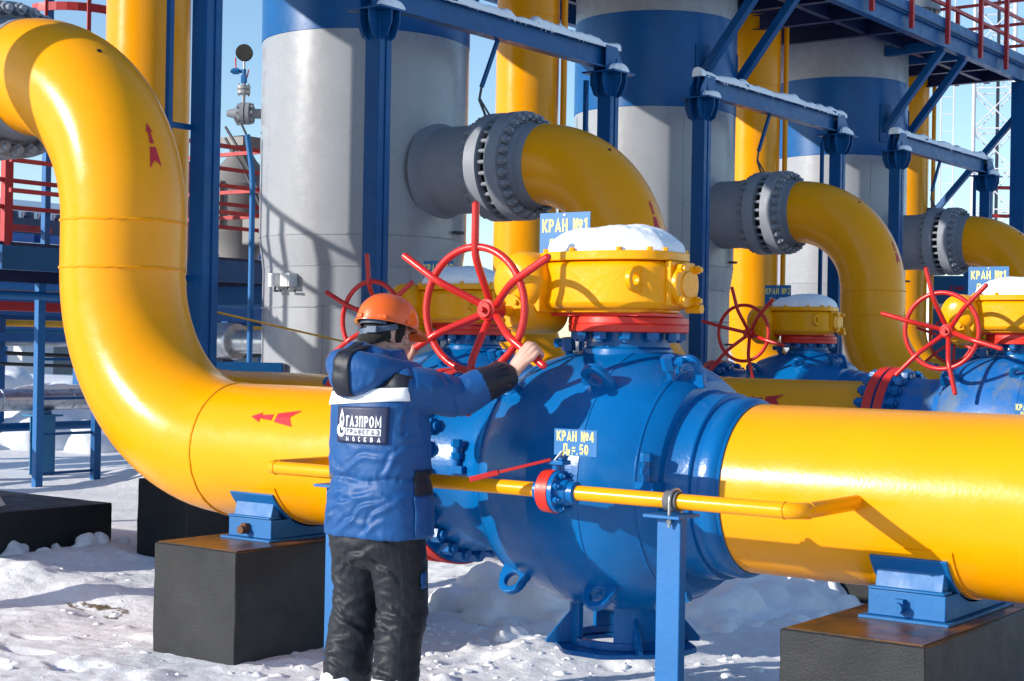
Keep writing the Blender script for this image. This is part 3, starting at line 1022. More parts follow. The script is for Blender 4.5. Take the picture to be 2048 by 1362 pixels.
# ------------------------------------------------------------------ concrete blocks and saddles
def block(lo, hi, lab, top=True, name='concrete_block', seed=0):
    r = thing(name, lab, 'block', ((lo[0] + hi[0]) / 2, (lo[1] + hi[1]) / 2, lo[2]), 'black painted concrete blocks under the pipes')
    m = MB().box(lo, (hi[0], hi[1], hi[2] - .004))
    o = m.build('block', 'bitumen', r)
    bm = bmesh.new()
    bm.from_mesh(o.data)
    bmesh.ops.bevel(bm, geom=list(bm.edges), offset=.005, segments=1, affect='EDGES')
    bmesh.ops.subdivide_edges(bm, edges=list(bm.edges), cuts=18, use_grid_fill=True)
    for v in bm.verts:
        p = v.co * 1.0
        d = noise.noise_vector(p * 5 + Vector((seed, lo[0], lo[1]))) * .005 + noise.noise_vector(p * 23) * .0022
        if p.z + r.location.z > hi[2] - .02:
            d.z = -abs(d.z) * .6
        v.co += d
    bm.to_mesh(o.data)
    bm.free()
    o.data.set_sharp_from_angle(angle=R(24))
    if top:
        MB().box((lo[0] + .016, lo[1] + .016, hi[2] - .01), (hi[0] - .016, hi[1] - .016, hi[2])).build('worn_top', 'block_top', r)
    return r

def saddle(xc, y, ztop, lab):
    """wrap plate welded under the pipe, box foot with a bolt, base plate"""
    r = thing('pipe_saddle', lab, 'saddle', (xc, y, ztop), 'blue saddles carrying the big yellow pipes')
    hw = .155
    def wrap(r0, r1, a0, a1, x0, x1, n=24):
        m = MB()
        o = [(r1 * cos(R(a0 + (a1 - a0) * i / n)), r1 * sin(R(a0 + (a1 - a0) * i / n))) for i in range(n + 1)]
        q = [(r0 * cos(R(a0 + (a1 - a0) * i / n)), r0 * sin(R(a0 + (a1 - a0) * i / n))) for i in range(n, -1, -1)]
        return m.prism(o + q, (x0, y, ZP), Y, Z, X * (x1 - x0))
    wrap(PR + .001, PR + .006, 205, 335, xc - hw - .022, xc + hw + .022).build('wear_pad', 'yellow', r)
    wrap(PR + .006, PR + .018, 211, 329, xc - hw, xc + hw).build('saddle_plate', 'bright_blue', r, bevel=.002)
    for s in (-1, 1):
        pr = [(s * .31, .11), (s * .29, .19), (s * .26, .21), (s * .245, .11)]
        MB().prism(pr, (xc - hw + .02, y, ztop), Y, Z, X * (2 * hw - .04)).build('web_plate', 'bright_blue', r, bevel=.003)
    m = MB()
    m.box((xc - hw, y - .325, ztop + .012), (xc + hw, y - .31, ztop + .112))
    m.box((xc - hw, y + .31, ztop + .012), (xc + hw, y + .325, ztop + .112))
    m.box((xc - hw, y - .31, ztop + .0125), (xc - hw + .014, y + .31, ztop + .108))
    m.box((xc + hw - .014, y - .31, ztop + .0125), (xc + hw, y + .31, ztop + .108))
    m.box((xc - hw + .002, y - .335, ztop + .112), (xc + hw - .002, y - .25, ztop + .122))
    m.build('foot_box', 'bright_blue', r, bevel=.004)
    m = MB().box((xc - .18, y - .36, ztop), (xc + .18, y + .36, ztop + .0115))
    m.build('base_plate', 'bright_blue', r, bevel=.002)
    p = Vector((xc - .02, y - .325, ztop + .052))
    MB().cyl(p, p - Y * .05, .022, n=18).box(p + Vector((-.018, -.03, .012)), p + Vector((.018, 0, .032))).build('bolt', 'rust' if xc < 0 else 'bright_blue', r)
    return r
block((-2.3, -.70, -.2), (-1.70, .76, .645), 'black block with a brown top left of the worker, under a blue saddle')
saddle(-2.0, 0, .645, 'blue saddle with a rusty bolt on the block left of the worker')
block((1.25, -.765, -.2), (1.81, .76, .645), 'black block with a wet rusty top at the lower right corner')
saddle(1.555, 0, .645, 'blue saddle under the yellow pipe at the lower right corner')
block((-7.3, -1.75, -.2), (-5.6, 1.72, .43), 'low wide black foundation at the left edge with snow on top', top=False, name='foundation')
block((-5.05, 1.5, -.2), (-4.53, 2.2, .665), 'black block in shade between the low foundation and the big elbow', top=False)
block((-.85, 3.2, -.2), (.75, 4.2, .42), 'low black block behind the snow heap under the yellow pipe at the right', top=False)
block((-2.3, S - .7, -.2), (-1.7, S + .76, .645), 'black block hidden behind the big blue ball', top=False)
# ------------------------------------------------------------------ vessels
XV, RV = -6.38, 1.0
def make_vessel():
    y = 0
    root = thing('separator_vessel', 'x', 'vessel', (XV, y, .4))
    C = Vector((XV, y, 0))
    m = MB().lathe([(.43, .96), (1.98, .96), (1.985, .964), (1.995, .964), (2.0, .96), (2.36, .96), (2.40, .966), (2.62, .998), (2.66, 1.0), (4.53, 1.0)], C, Z, 128, caps=False)
    m.build('lower_shell', 'grey', root, angle=30)
    MB().lathe([(4.525, 1.0), (4.53, 1.0045), (4.8, 1.0045), (5.655, 1.0045), (5.66, 1.0)], C, Z, 128, caps=False).build('blue_band', 'band_blue', root)
    m = MB().lathe([(5.655, 1.0), (7.6, 1.0), (7.605, 1.006), (7.62, 1.006), (7.625, 1.0), (8.4, 1.0), (8.62, .95), (8.78, .82), (8.88, .6), (8.93, .3), (8.94, 0)], C, Z, 128, caps=False)
    m.build('upper_shell', 'grey', root, angle=30)
    for z, r in ((2.37, .961), (2.655, 1.0), (1.99, .962), (6.4, 1.0)):
        MB().ring((XV, y, z), Z, r, .007, 120, 6).build('weld_seam', 'grey', root)
    for a, z0, z1, r in ((-70, .43, 1.99, .96), (-38, 2.66, 4.53, 1.0), (-20, 1.99, 2.37, .96)):
        p = C + Vector((cos(R(a)), sin(R(a)), 0)) * r
        MB().tube([p + Z * z0, p + Z * z1], .006, 6).build('weld_seam', 'grey', root)
    N = Vector((0, y, ZN))
    m = MB().lathe([(XV + .5, .41), (-5.46, .41), (-5.40, .404), (-5.10, .404), (-5.06, .415), (-4.95, .42), (-4.90, .432), (-4.862, .435), (-4.86, .49), (-4.735, .49), (-4.735, .3)], N, X, 72, caps=False)
    m.lathe([(-5.52, .47), (-5.45, .43), (-5.41, .405)], N, X, 72, caps=False)
    m.build('nozzle', 'grey_flange', root, angle=30)
    def eye(p, n):
        n = Vector(n).normalized()
        t = MB()
        u = n.cross(Z)
        t.tube([Vector(p) - u * .05, Vector(p) - u * .05 + n * .06] + arc(Vector(p) + n * .06, -u, n, .05, 0, 180, 8) + [Vector(p) + u * .05 + n * .06, Vector(p) + u * .05], .014, 10)
        t.build('lifting_eye', 'cable', root)
    for a, z in ((12, 2.72), (14, 1.72)):
        e = Vector((cos(R(a)), sin(R(a)), 0))
        eye(C + e * .97 + Z * z, e)
    # seat plates of the platform brackets
    for sy in (-1, 1):
        a = math.atan2(sy * .42, .9)
        e = Vector((cos(a), sin(a), 0))
        MB().bar(C + e * 1.005 + Z * 4.72, C + e * 1.005 + Z * 5.28, .2, .02, up=e).build('bracket_pad', 'steel_blue', root)
    return root
VL = ['grey vessel cut by the left edge, only its flange bolts in view',
      'wide grey and blue vessel left of the middle, sun and railing shadows on it',
      'grey vessel with blue band behind the middle yellow elbow and snowy beams',
      'third grey and blue vessel under the platform at the right',
      'farthest grey vessel mostly hidden at the right']
v0 = make_vessel()
v0['label'] = VL[0]
v0['group'] = 'grey separator vessels in a row'
VS = [v0]
for k in (1, 2, 3):
    VS.append(copy_tree(v0, (0, k * S, 0), VL[k]))
    for ch in KIDS(VS[-1]):
        if ch.name.startswith('nozzle'):
            ch.location.x += (.09, -.02, 0)[k - 1]
for k in range(1, 4):
    block((-7.3, k * S - 1.3, -.2), (-5.6, k * S + 1.3, .43), ('black foundation under the first sunlit grey vessel', 'black foundation under the second grey vessel', 'black foundation under the third grey vessel')[k - 1], top=False, name='foundation')

# junction boxes on the first vessel
jb = thing('junction_box', 'pair of small white boxes clipped to the sunlit grey vessel', 'junction box', (-6.52, 4.33, 2.22))
V1 = Vector((XV, S, 0))
def shell(a, r, z):
    return V1 + Vector((cos(R(a)), sin(R(a)), 0)) * r + Z * z
for i, a in enumerate((-100, -90)):
    e = Vector((cos(R(a)), sin(R(a)), 0))
    t = Vector((-e.y, e.x, 0))
    p = shell(a, .965, 2.235)
    m = MB().bar(p - e * .01, p + e * .095, .12, .125)
    m.build('box', 'white_paint', jb, bevel=.006)
    MB().bar(p + e * .095, p + e * .102, .09, .095).build('lid', 'white_paint', jb, bevel=.003)
    MB().tube([p - Z * .06 + e * .05, p - Z * .1 + e * .06, p - Z * .1 + e * .06 + t * .1], .012, 8).build('cable_gland', 'cable', jb)

# pressure gauge assembly on a small branch of the first vessel
E1 = Vector((-.802, -.597, 0))
ga = thing('pressure_gauge', 'black pressure gauge on blue valves beside the first grey vessel', 'gauge', (-7.18, 4.75, 3.88))
p0 = V1 + E1 * .985 + Z * 3.875
T1 = Vector((-E1.y, E1.x, 0))
MB().cyl(p0, p0 + E1 * .14, .048, n=20).build('branch', 'grey_flange', ga)
m = MB()
for x in (.135, .185):
    m.cyl(p0 + E1 * x, p0 + E1 * (x + .038), .108, n=28)
m.cyl(p0 + E1 * .22, p0 + E1 * .36, .07, .03, n=20)
m.build('flange_pair', 'grey_flange', ga)
for k in range(8):
    a = 2 * PI * k / 8
    q = p0 + (T1 * cos(a) + Z * sin(a)) * .082
    MB().cyl(q + E1 * .105, q + E1 * .255, .012, n=8).cyl(q + E1 * .1, q + E1 * .13, .02, n=6).cyl(q + E1 * .225, q + E1 * .255, .02, n=6).build('flange_bolt', 'grey_flange', ga)
s0 = p0 + E1 * .2 + Z * .1
m = MB().cyl(s0 - Z * .02, s0 + Z * .1, .018, n=12).cyl(s0 + Z * .09, s0 + Z * .125, .065, n=20).cyl(s0 + Z * .135, s0 + Z * .17, .065, n=20)
for k in range(4):
    a = PI / 4 + k * PI / 2
    q = s0 + X * cos(a) * .048 + Y * sin(a) * .048
    m.cyl(q + Z * .07, q + Z * .19, .009, n=6)
m.build('small_flange', 'grey', ga)
m = MB().cyl(s0 + Z * .17, s0 + Z * .21, .02, n=12).cyl(s0 + Z * .2, s0 + Z * .27, .032, n=6).cyl(s0 + Z * .26, s0 + Z * .33, .022, n=12)
m.cyl(s0 + Z * .31 , s0 + Z * .31 + E1 * .13, .017, n=12).cyl(s0 + Z * .31 + E1 * .05, s0 + Z * .31 + E1 * .11, .032, n=6)
m.build('needle_valve', 'bright_blue', ga, angle=25)
m = MB().bar(s0 + Z * .335 + E1 * .08, s0 + Z * .44 + E1 * .085, .012, .008).bar(s0 + Z * .25 - E1 * .03, s0 + Z * .33 - E1 * .045, .01, .008)
m.build('valve_lever', 'red', ga)
MB().cyl(s0 + Z * .32, s0 + Z * .42, .011, n=10).build('stem', 'steel', ga)
gd = (Vector((.55, -.8, .05))).normalized()
gp = s0 + Z * .49
m = MB().lathe([(-.035, .0), (-.035, .06), (-.028, .08), (.02, .083), (.03, .08), (.03, .072)], gp, gd, 32)
m.build('gauge_case', 'black', ga)
# instrument tube running down from it
cq = thing('instrument_tube', 'thin blue conduit hanging beside the first grey vessel', 'conduit', (-6.98, 4.44, 1.42))
MB().tube([(-7.02, 4.4, 3.62), (-6.985, 4.43, 3.31), (-6.98, 4.44, 3.15), (-6.98, 4.44, 2.2), (-6.98, 4.44, 1.40)], .028, 12).build('conduit', 'bright_blue', cq)
MB().tube([p0 + E1 * .3 - Z * .02, p0 + E1 * .2 - Z * .12 + Vector((.03, -.1, 0)), Vector((-7.06, 4.36, 3.72)), Vector((-7.02, 4.4, 3.60))], .011, 10).build('hose', 'cable', cq)

# ------------------------------------------------------------------ gallows frames with hoist beams
XF, ZC = -4.77, 4.41
def make_frame():
    ya, yb = -1.63, 1.835
    root = thing('hoist_frame', 'x', 'frame', (XF, (ya + yb) / 2, 0))
    for y in (ya, yb):
        m = MB()
        h = .0785
        m.box((XF - h, y - h, -.2), (XF + h, y - .012, ZC - .01))
        m.box((XF - h, y + .012, -.2), (XF + h, y + h, ZC - .01))
        m.box((XF - h + .012, y - .02, -.2), (XF + h - .012, y + .02, ZC - .012))
        m.build('post', 'steel_blue', root, bevel=.006)
        MB().box((XF - .195, y - .195, ZC - .009), (XF + .195, y + .195, ZC + .009)).build('cap_plate', 'steel_blue', root, bevel=.002)
        m = MB()
        g = [(.0785, 0), (.185, 0), (.185, -.09), (.14, -.2), (.0785, -.235)]
        for s in (-1, 1):
            for t in (-.05, .05):
                m.prism([(s * a, b) for a, b in g], (XF + t - .006, y, ZC - .0095), Y, Z, X * .012)
                m.prism([(s * a, b) for a, b in g], (XF, y + t - .006, ZC - .0095), X, Z, Y * .012)
        m.build('gusset', 'steel_blue', root)
        m = MB()
        s = 1 if y == yb else -1
        hz = [(s * .16, .0095), (s * -.16, .0095), (s * -.16, .262), (s * .04, .262), (s * .16, .09)]
        for t in (-.075, .063):
            m.prism(hz, (XF + t, y, ZC), Y, Z, X * .012)
        m.prism([(-.1, .0095), (.1, .0095), (.07, .2), (-.07, .2)], (XF, y + s * .02, ZC), X, Z, Y * .012)
        m.build('saddle_plate', 'steel_blue', root)
    m = MB().ibeam((XF, ya - .1, ZC + .1445), (XF, yb + .1, ZC + .1445), .115, .21, .014)
    m.build('beam', 'steel_blue', root)
    m = MB()
    for y in (ya + .9, ya + 2.2, yb - .25):
        m.box((XF - .07, y - .05, ZC + .252), (XF + .07, y + .05, ZC + .285))
    m.build('clip', 'steel_blue', root)
    m = MB()
    m.box((XF - .10, yb - .30, -.1), (XF - .06, yb - .26, ZC - .1))
    for z in (3.2, 2.1, 1.0):
        m.box((XF - .095, yb - .26, z), (XF - .065, yb - .0785, z + .04))
    m.build('side_rail', 'steel_blue', root)
    # hoist rod hanging from the beam
    yh = (ya + yb) / 2 - .05
    m = MB().bar((XF - .05, yh, ZC + .04), (XF - .1, yh - .16, ZC - .4), .035, .03)
    m.build('hoist_rod', 'steel_blue', root)
    e = Vector((XF - .1, yh - .16, ZC - .4))
    m = MB().tube([e, e + Vector((0, -.03, -.12)), e + Vector((.01, .03, -.22)), e + Vector((.03, .1, -.38)), e + Vector((.03, .13, -.5))], .012, 8)
    m.tube([e + Vector((0, -.03, -.1)), e + Vector((.05, .06, -.25)), e + Vector((.05, .14, -.36)), e + Vector((.03, .15, -.5))], .01, 8)
    m.build('sling', 'cable', root)
    return root, ya, yb
fr, YA, YB_ = make_frame()
FL = ['blue hoist frame whose post stands right of the big sunlit elbow',
      'snowy blue hoist frame over the first grey nozzle, top centre',
      'snowy blue hoist frame over the second nozzle, right of centre',
      'snowy blue hoist frame over the third nozzle at the right']
fr['label'] = FL[0]
fr['group'] = 'blue hoist frames over the nozzles'
for k in (1, 2, 3):
    copy_tree(fr, (0, k * S, 0), FL[k])

def snow_ridge(k):
    """crusted snow lying on the beam of frame k, with icicles"""
    rnd = random.Random(40 + k)
    y0, y1 = YA + k * S - .12, YB_ + k * S + .12
    n = 130
    m = MB()
    prof = []
    for i in range(n + 1):
        y = y0 + (y1 - y0) * i / n
        hh = .062 + .045 * (noise.noise(Vector((y * 2.2, k * 7, 0))) + .2) + .028 * noise.noise(Vector((y * 8, k, 2)))
        for yc in (YA + .9, YA + 2.2, YB_ - .25):
            hh += .03 * math.exp(-((y - yc - k * S) / .06) ** 2)
        hh = max(.012, hh)
        ww = .072 + .016 * noise.noise(Vector((y * 6, k, 5)))
        prof.append((y, hh, ww))
    vs_, fs = [], []
    q = 9
    zb = ZC + .2500
    for y, hh, ww in prof:
        for j in range(q):
            a = PI * j / (q - 1)
            drop = -.012 if j in (0, q - 1) else 0
            vs_.append((XF + ww * cos(a), y, zb + drop + hh * sin(a) ** .7 if sin(a) > 1e-6 else zb + drop))
    for i in range(n):
        for j in range(q - 1):
            fs.append((i * q + j, i * q + j + 1, (i + 1) * q + j + 1, (i + 1) * q + j))
        fs.append((i * q + q - 1, i * q, (i + 1) * q, (i + 1) * q + q - 1))
    fs.append(tuple(range(q)))
    fs.append(tuple(range(n * q, n * q + q)))
    m.add(vs_, fs)
    for _ in range(120):
        y = rnd.uniform(y0 + .1, y1 - .1)
        g_ = noise.noise(Vector((y * 3.1, k * 5.0, 20)))
        if g_ < -.05:
            continue
        L = rnd.uniform(.008, .03) + .06 * max(0, g_) * rnd.random() * (1.6 if rnd.random() < .12 else 1)
        x = XF + rnd.choice((.062, .066, .06))
        m.cyl((x, y, zb + .012), (x + .004, y, zb - L), .009, .0015, n=6)
    o = m.build('snow_ridge', 'snow_clean', None, angle=60)
    tag(o, ('strip of snow on the beam hidden at the left', 'crusted snow strip with icicles on the top centre beam', 'crusted snow strip on the second beam right of centre', 'crusted snow strip on the rightmost small beam')[k], 'snow', 'snow strips lying on the hoist beams')
    # small lumps on the cap plates
    for s, y in enumerate((YA + k * S, YB_ + k * S)):
        poly = [(XF + .1 + .085 * cos(2 * PI * i / 28) * (1 + .25 * noise.noise(Vector((i * .7, k, s)))), y + .03 + .16 * sin(2 * PI * i / 28) * (1 + .25 * noise.noise(Vector((i * .7, k, s + 3))))) for i in range(28)]
        o = snow_dome('snow_lump', ('snow lump on the left cap plate of the %s beam' if s == 0 else 'snow lump on the right cap plate of the %s beam') % ('left hidden', 'top centre', 'second', 'third')[k], poly, ZC + .009, .085, seed=k * 3 + s, group='snow lumps on the post caps')
        mm = MB()
for k in (1, 2, 3):
    snow_ridge(k)

# ------------------------------------------------------------------ high platform
pf = thing('vessel_platform', 'blue grated platform with red railings around the vessel tops at upper right', 'platform', (-6.4, 9, 6.1))
y0, y1 = -1.4, 19.05
m = MB()
m.ibeam((-4.6, y0, 6.13), (-4.6, y1, 6.13), .12, .24, .016)
m.ibeam((-8.2, y0, 6.13), (-8.2, y1, 6.13), .12, .24, .016)
m.bar((-4.53, y0, 6.33), (-4.53, y1, 6.33), .012, .16)
m.build('edge_beam', 'steel_blue', pf)
m = MB()
yy = y0
while yy < y1 + .1:
    if min(abs(yy - k * S) for k in range(4)) > 1.1:
        m.ibeam((-8.14, yy, 6.13), (-4.66, yy, 6.13), .1, .2, .012)
    yy += 1.12
for x in (-5.2, -7.5):
    m.ibeam((x, y0, 6.13), (x, y1, 6.13), .08, .16, .012)
m.build('cross_beam', 'dark_blue', pf)
m = MB()
yy = y0
while yy < y1:
    m.box((-8.2, yy, 6.252), (-4.55, yy + .004, 6.282))
    yy += .042
x = -8.2
while x < -4.5:
    m.box((x, y0, 6.256), (x + .006, y1, 6.27))
    x += .09
m.build('grating', 'dark_blue', pf)
for k in range(4):
    for sy in (-1, 1):
        y = k * S + sy * .42
        b = MB().bar((XV + .9, y, 4.9), (-4.62, y, 6.0), .11, .1).bar((XV + .9, y, 6.05), (-4.62, y, 6.05), .1, .14)
        b.build('bracket', 'steel_blue', pf, bevel=.003)
m = MB().box((-4.72, 18.78, -.2), (-4.48, 19.02, 6.0))
m.build('leg', 'steel_blue', pf, bevel=.004)
MB().box((-8.3, 18.78, -.2), (-8.1, 19.02, 6.0)).build('leg', 'steel_blue', pf)
m = MB().bar((-4.6, 18.9, 5.55), (-7.6, 18.9, 2.2), .09, .09).bar((-7.6, 18.9, 5.55), (-4.9, 18.9, 2.3), .09, .09).box((-6.3, 18.82, 3.75), (-5.9, 18.98, 4.05))
m.build('brace', 'steel_blue', pf)
# red railing along the outer edge
yl = [12.9, 14.2, 15.5, 16.8, 17.9, 19.0]
for y in yl:
    MB().bar((-4.5, y, 6.05), (-4.5, y, 7.35), .06, .06).build('rail_post', 'red_rail', pf)
for x in (-5.7, -7.0, -8.2):
    MB().bar((x, 19.0, 6.05), (x, 19.0, 7.35), .06, .06).build('rail_post', 'red_rail', pf)
for z in (7.33, 6.95, 6.6):
    MB().bar((-4.53, yl[0], z), (-4.53, yl[-1], z), .045, .045).build('rail', 'red_rail', pf)
    MB().bar((-4.5, 18.96, z), (-8.2, 18.96, z), .045, .045).build('rail', 'red_rail', pf)

# ------------------------------------------------------------------ signs
def sign(x0, x1, y, z0, z1, lines, lab, stick=True, size=.075, bold=.009):
    r = thing('sign_plate', lab, 'sign', ((x0 + x1) / 2, y, z0), 'blue valve number plates')
    MB().box((x0, y, z0), (x1, y + .004, z1)).build('plate', 'sign_blue', r, bevel=.001)
    w = .004
    m = MB()
    c = (x0 + x1) / 2
    for i, (t, zz) in enumerate(lines):
        if t.startswith('Ду'):
            tt = t[3:]
            text_mesh('Д', size, (c - size * .84, y - .0012, zz), X, Z, 'sign_text', r, squeeze=.6)
            text_mesh('у', size * .62, (c - size * .52, y - .0012, zz - size * .12), X, Z, 'sign_text', r, squeeze=.6)
            text_mesh(tt, size, (c + size * .42, y - .0012, zz), X, Z, 'sign_text', r, squeeze=.58)
        else:
            text_mesh(t, size, (c, y - .0012, zz), X, Z, 'sign_text', r, squeeze=.62)
    if stick:
        MB().box((c - .02, y + .004, z0 - .16), (c + .02, y + .01, z1 - .02)).build('bracket', 'yellow_cast', r)
        MB().cyl((c, y - .004, z1 - .012), (c, y + .004, z1 - .012), .006, n=8).build('screw', 'steel', r)
    else:
        for dx in (-.012, .012):
            MB().cyl((c + dx, y - .003, z0 + .008), (c + dx, y + .004, z0 + .008), .004, n=8).build('screw', 'steel', r)
    return r
L1 = [('КРАН №1', 2.262), ('Ду = 700', 2.165)]
sign(-.64, -.34, .3, 2.08, 2.325, L1, 'bright blue plate reading KRAN 1 behind the middle snow cap', size=.088)
sign(-.457, -.145, S + .3, 2.09, 2.325, L1, 'blue plate reading KRAN 1 behind the snow cap at the right edge', size=.088)
L2 = [('КРАН №2', 2.235), ('Ду = 700', 2.14)]
sign(-3.69, -3.405, T2 + .3, 2.08, 2.29, L2, 'dim blue plate reading KRAN 2 behind the red wheel in the middle', size=.088)
sign(-3.615, -3.322, T2 + S + .3, 2.09, 2.325, [('КРАН №2', 2.265), ('Ду = 700', 2.17)], 'dim blue plate reading KRAN 2 above the far shaded gearbox', size=.088)
L4 = [('КРАН №4', 1.311), ('Ду = 50', 1.26)]
sign(.276, .482, YB - .014, 1.233, 1.339, L4, 'blue plate reading KRAN 4 above the little red-lever valve', stick=False, size=.056)
sign(.303, .509, S + YB - .014, 1.233, 1.339, L4, 'blue plate reading KRAN 4 cut off by the right edge of the photo', stick=False, size=.056)
copy_tree(by, (0, S, 0), 'thin yellow bypass pipe hidden behind the near yellow pipe at the right')
copy_tree(bv, (0, S, 0), 'small bypass valve hidden behind the near yellow pipe at the right')
# ------------------------------------------------------------------ ground
def fbm(x, y, o, sc, z=0.):
    h, a = 0., 1.
    for _ in range(o):
        h += a * noise.noise(Vector((x * sc, y * sc, z)))
        sc *= 2.03
        a *= .5
    return h

HEAPS = [(-2.6, 2.6, .8, .5, .08),
         (-4.6, .15, 1.1, .32, .13), (-3.3, .75, .6, .25, .08), (-5.3, 1.1, .3, .7, .08), (-.8, .55, .3, .25, .06), (-24, 13, 8, 4, .9), (-9.2, 6.3, 1.2, .8, .35)]
PRINTS = []
_r = random.Random(5)
for bx_, by_, ang, n_ in ((-3.9, -1.6, .3, 5), (-2.7, -1.3, -.1, 4), (-1.6, -1.75, .15, 4), (-1.5, -.4, .9, 3), (-4.3, -.7, -.2, 4), (.1, -1.5, .4, 4)):
    for i_ in range(n_):
        PRINTS.append((bx_ + i_ * .42 * cos(ang) + _r.uniform(-.06, .06), by_ + i_ * .42 * sin(ang) + (.09 if i_ % 2 else -.09), ang + _r.uniform(-.25, .25)))
def ground_h(x, y):
    dent = 0
    if -4.8 < x < 1.8 and -2.4 < y < 1.2:
        for px_, py_, a_ in PRINTS:
            dx, dy = x - px_, y - py_
            if abs(dx) < .25 and abs(dy) < .25:
                u, v = dx * cos(a_) + dy * sin(a_), -dx * sin(a_) + dy * cos(a_)
                q = (u / .15) ** 2 + (v / (.058 + .012 * sin(u * 20))) ** 2
                dent += -.026 * math.exp(-q ** 2) + .009 * math.exp(-(q - 1.9) ** 2 * 2)
    return ground_base(x, y) + dent
def ground_base(x, y):
    h = .03 * fbm(x, y, 3, .8) + .008 * fbm(x, y, 3, 3.3, 4)
    d = math.hypot(x + 1, y)
    if d < 9:
        c = noise.noise(Vector((x * 7, y * 7, 8)))
        h += .035 * max(0, c - .42) * 2 + .006 * fbm(x, y, 2, 14, 2)
        c2 = noise.noise(Vector((x * 2.1 + 3, y * 3.2, 5)))
        h += .09 * max(0, c2 - .30)
    for hx, hy, sx, sy, a in HEAPS:
        q = ((x - hx) / sx) ** 2 + ((y - hy) / sy) ** 2
        if q < 9:
            n = 1 + .35 * fbm(x, y, 3, 2.6 / max(sx, .4), 7)
            h += a * math.exp(-q) * n
            if a > .25 and a < 1:
                h += a * .22 * math.exp(-q * .7) * abs(noise.noise(Vector((x * 5, y * 5, 2))))
    # thaw hole in front of the left foundation
    q = ((x + 3.46) / .34) ** 2 + ((y + .12) / .17) ** 2
    if q < 4:
        n = noise.noise(Vector((x * 9, y * 16, 0)))
        h -= .02 * math.exp(-q * .8)
    return GZ + h - .01

def axis_coords(lo, hi, step, far, grow=1.13):
    a = []
    x = lo
    while x < hi:
        a.append(x)
        x += step
    a.append(hi)
    s = step
    while a[-1] < far[1]:
        s *= grow
        a.append(a[-1] + s)
    s = step
    b = []
    x = lo
    while x > far[0]:
        s *= grow
        x -= s
        b.append(x)
    return b[::-1] + a
gx = axis_coords(-5.6, 2.2, .023, (-1500, 1500))
gy = axis_coords(-2.6, 2.4, .023, (-1500, 1500))
vs_ = [(x, y, ground_h(x, y) if abs(x) < 60 and abs(y) < 60 else GZ) for y in gy for x in gx]
nx = len(gx)
fs = [(j * nx + i, j * nx + i + 1, (j + 1) * nx + i + 1, (j + 1) * nx + i) for j in range(len(gy) - 1) for i in range(nx - 1)]
me = bpy.data.meshes.new('snow_ground')
me.from_pydata(vs_, [], fs)
me.polygons.foreach_set('use_smooth', [True] * len(fs))
me.materials.append(M['snow'])
at = me.attributes.new('thaw', 'FLOAT', 'POINT')
th_ = []
for x, y, z in vs_:
    a_ = 0.
    for tx, ty, ta, tb, amp in ((-3.46, -.12, .42, .15, 1.12), (-.9, -.35, .8, .3, .86), (-2.2, 2.1, .8, .5, 1.0), (-2.3, -1.1, .5, .3, .78), (.4, -1.0, .5, .3, .9), (-9.5, 7.2, 3, 1.5, 1.05)):
        q = ((x - tx) / ta) ** 2 + ((y - ty) / tb) ** 2
        if q < 6:
            a_ = max(a_, amp * math.exp(-q * .5))
    th_.append(a_)
at.data.foreach_set('value', th_)
g = bpy.data.objects.new('snow_ground', me)
COL.objects.link(g)
g['kind'] = 'structure'

def remesh(mb, voxel, name='tmp', smooth=6):
    """weld overlapping closed shapes into one continuous surface"""
    o = mb.build(name, 'snow_clean')
    r = o.modifiers.new('r', 'REMESH')
    r.mode = 'VOXEL'
    r.voxel_size = voxel
    r.use_smooth_shade = True
    if smooth:
        q = o.modifiers.new('s', 'SMOOTH')
        q.factor = .5
        q.iterations = smooth
    bpy.context.view_layer.update()
    dg = bpy.context.evaluated_depsgraph_get()
    me = bpy.data.meshes.new_from_object(o.evaluated_get(dg))
    me.name = name
    bpy.data.objects.remove(o)
    return me

def snow_pile(name, label, cx, cy, sx, sy, H, n, seed, rng=(.07, .2), vox=.02):
    rnd = random.Random(seed)
    mb = MB()
    for _ in range(n):
        a = rnd.uniform(0, 2 * PI)
        q = math.sqrt(rnd.random())
        x, y = cx + sx * q * cos(a), cy + sy * q * sin(a)
        r = rnd.uniform(*rng) * (1.1 - .45 * q)
        top = H * (1 - q ** 1.7)
        z = GZ + max(-.02, rnd.uniform(.35, 1) * top - r * .5)
        mb.ball((x, y, z), (r * rnd.uniform(.85, 1.25), r * rnd.uniform(.85, 1.25), r * rnd.uniform(.7, 1)), 14, 9)
    mb.ball((cx, cy, GZ - .02), (sx * .85, sy * .85, H * .45), 24, 12)
    me = remesh(mb, vox, name, 3)
    NN = [v.normal.copy() for v in me.vertices]
    for v, nn_ in zip(me.vertices, NN):
        p = v.co
        sc_ = .02 / vox
        k = 1.7 * noise.noise(p * 4.5 * sc_) + .9 * noise.noise(p * 11 * sc_) + .4 * noise.noise(p * 26 * sc_)
        v.co = p + nn_ * .021 * k / sc_
    me.materials.clear()
    me.materials.append(M['snow_clean'])
    o = bpy.data.objects.new(name, me)
    COL.objects.link(o)
    o['kind'] = 'stuff'
    o['label'] = label
    return o
snow_pile('snow_pile', 'lumpy heap of white snow behind the left flange of the big valve', -1.55, 1.6, .66, .5, .30, 44, 33, (.07, .2))
snow_pile('snow_pile', 'lumpy shaded snow heap under the yellow pipe at the right', -.55, 2.55, .42, 1.05, .22, 60, 15, (.07, .17))
snow_pile('snow_pile', 'big bank of cleared snow far behind the silvery pipe at the left', -16.6, 9.2, 3.2, 3.2, 1.25, 110, 8, (.25, .7), .09)
snow_pile('snow_pile', 'small snow heap at the corner of the low foundation', -5.45, 1.35, .12, .6, .14, 22, 9, (.03, .08))
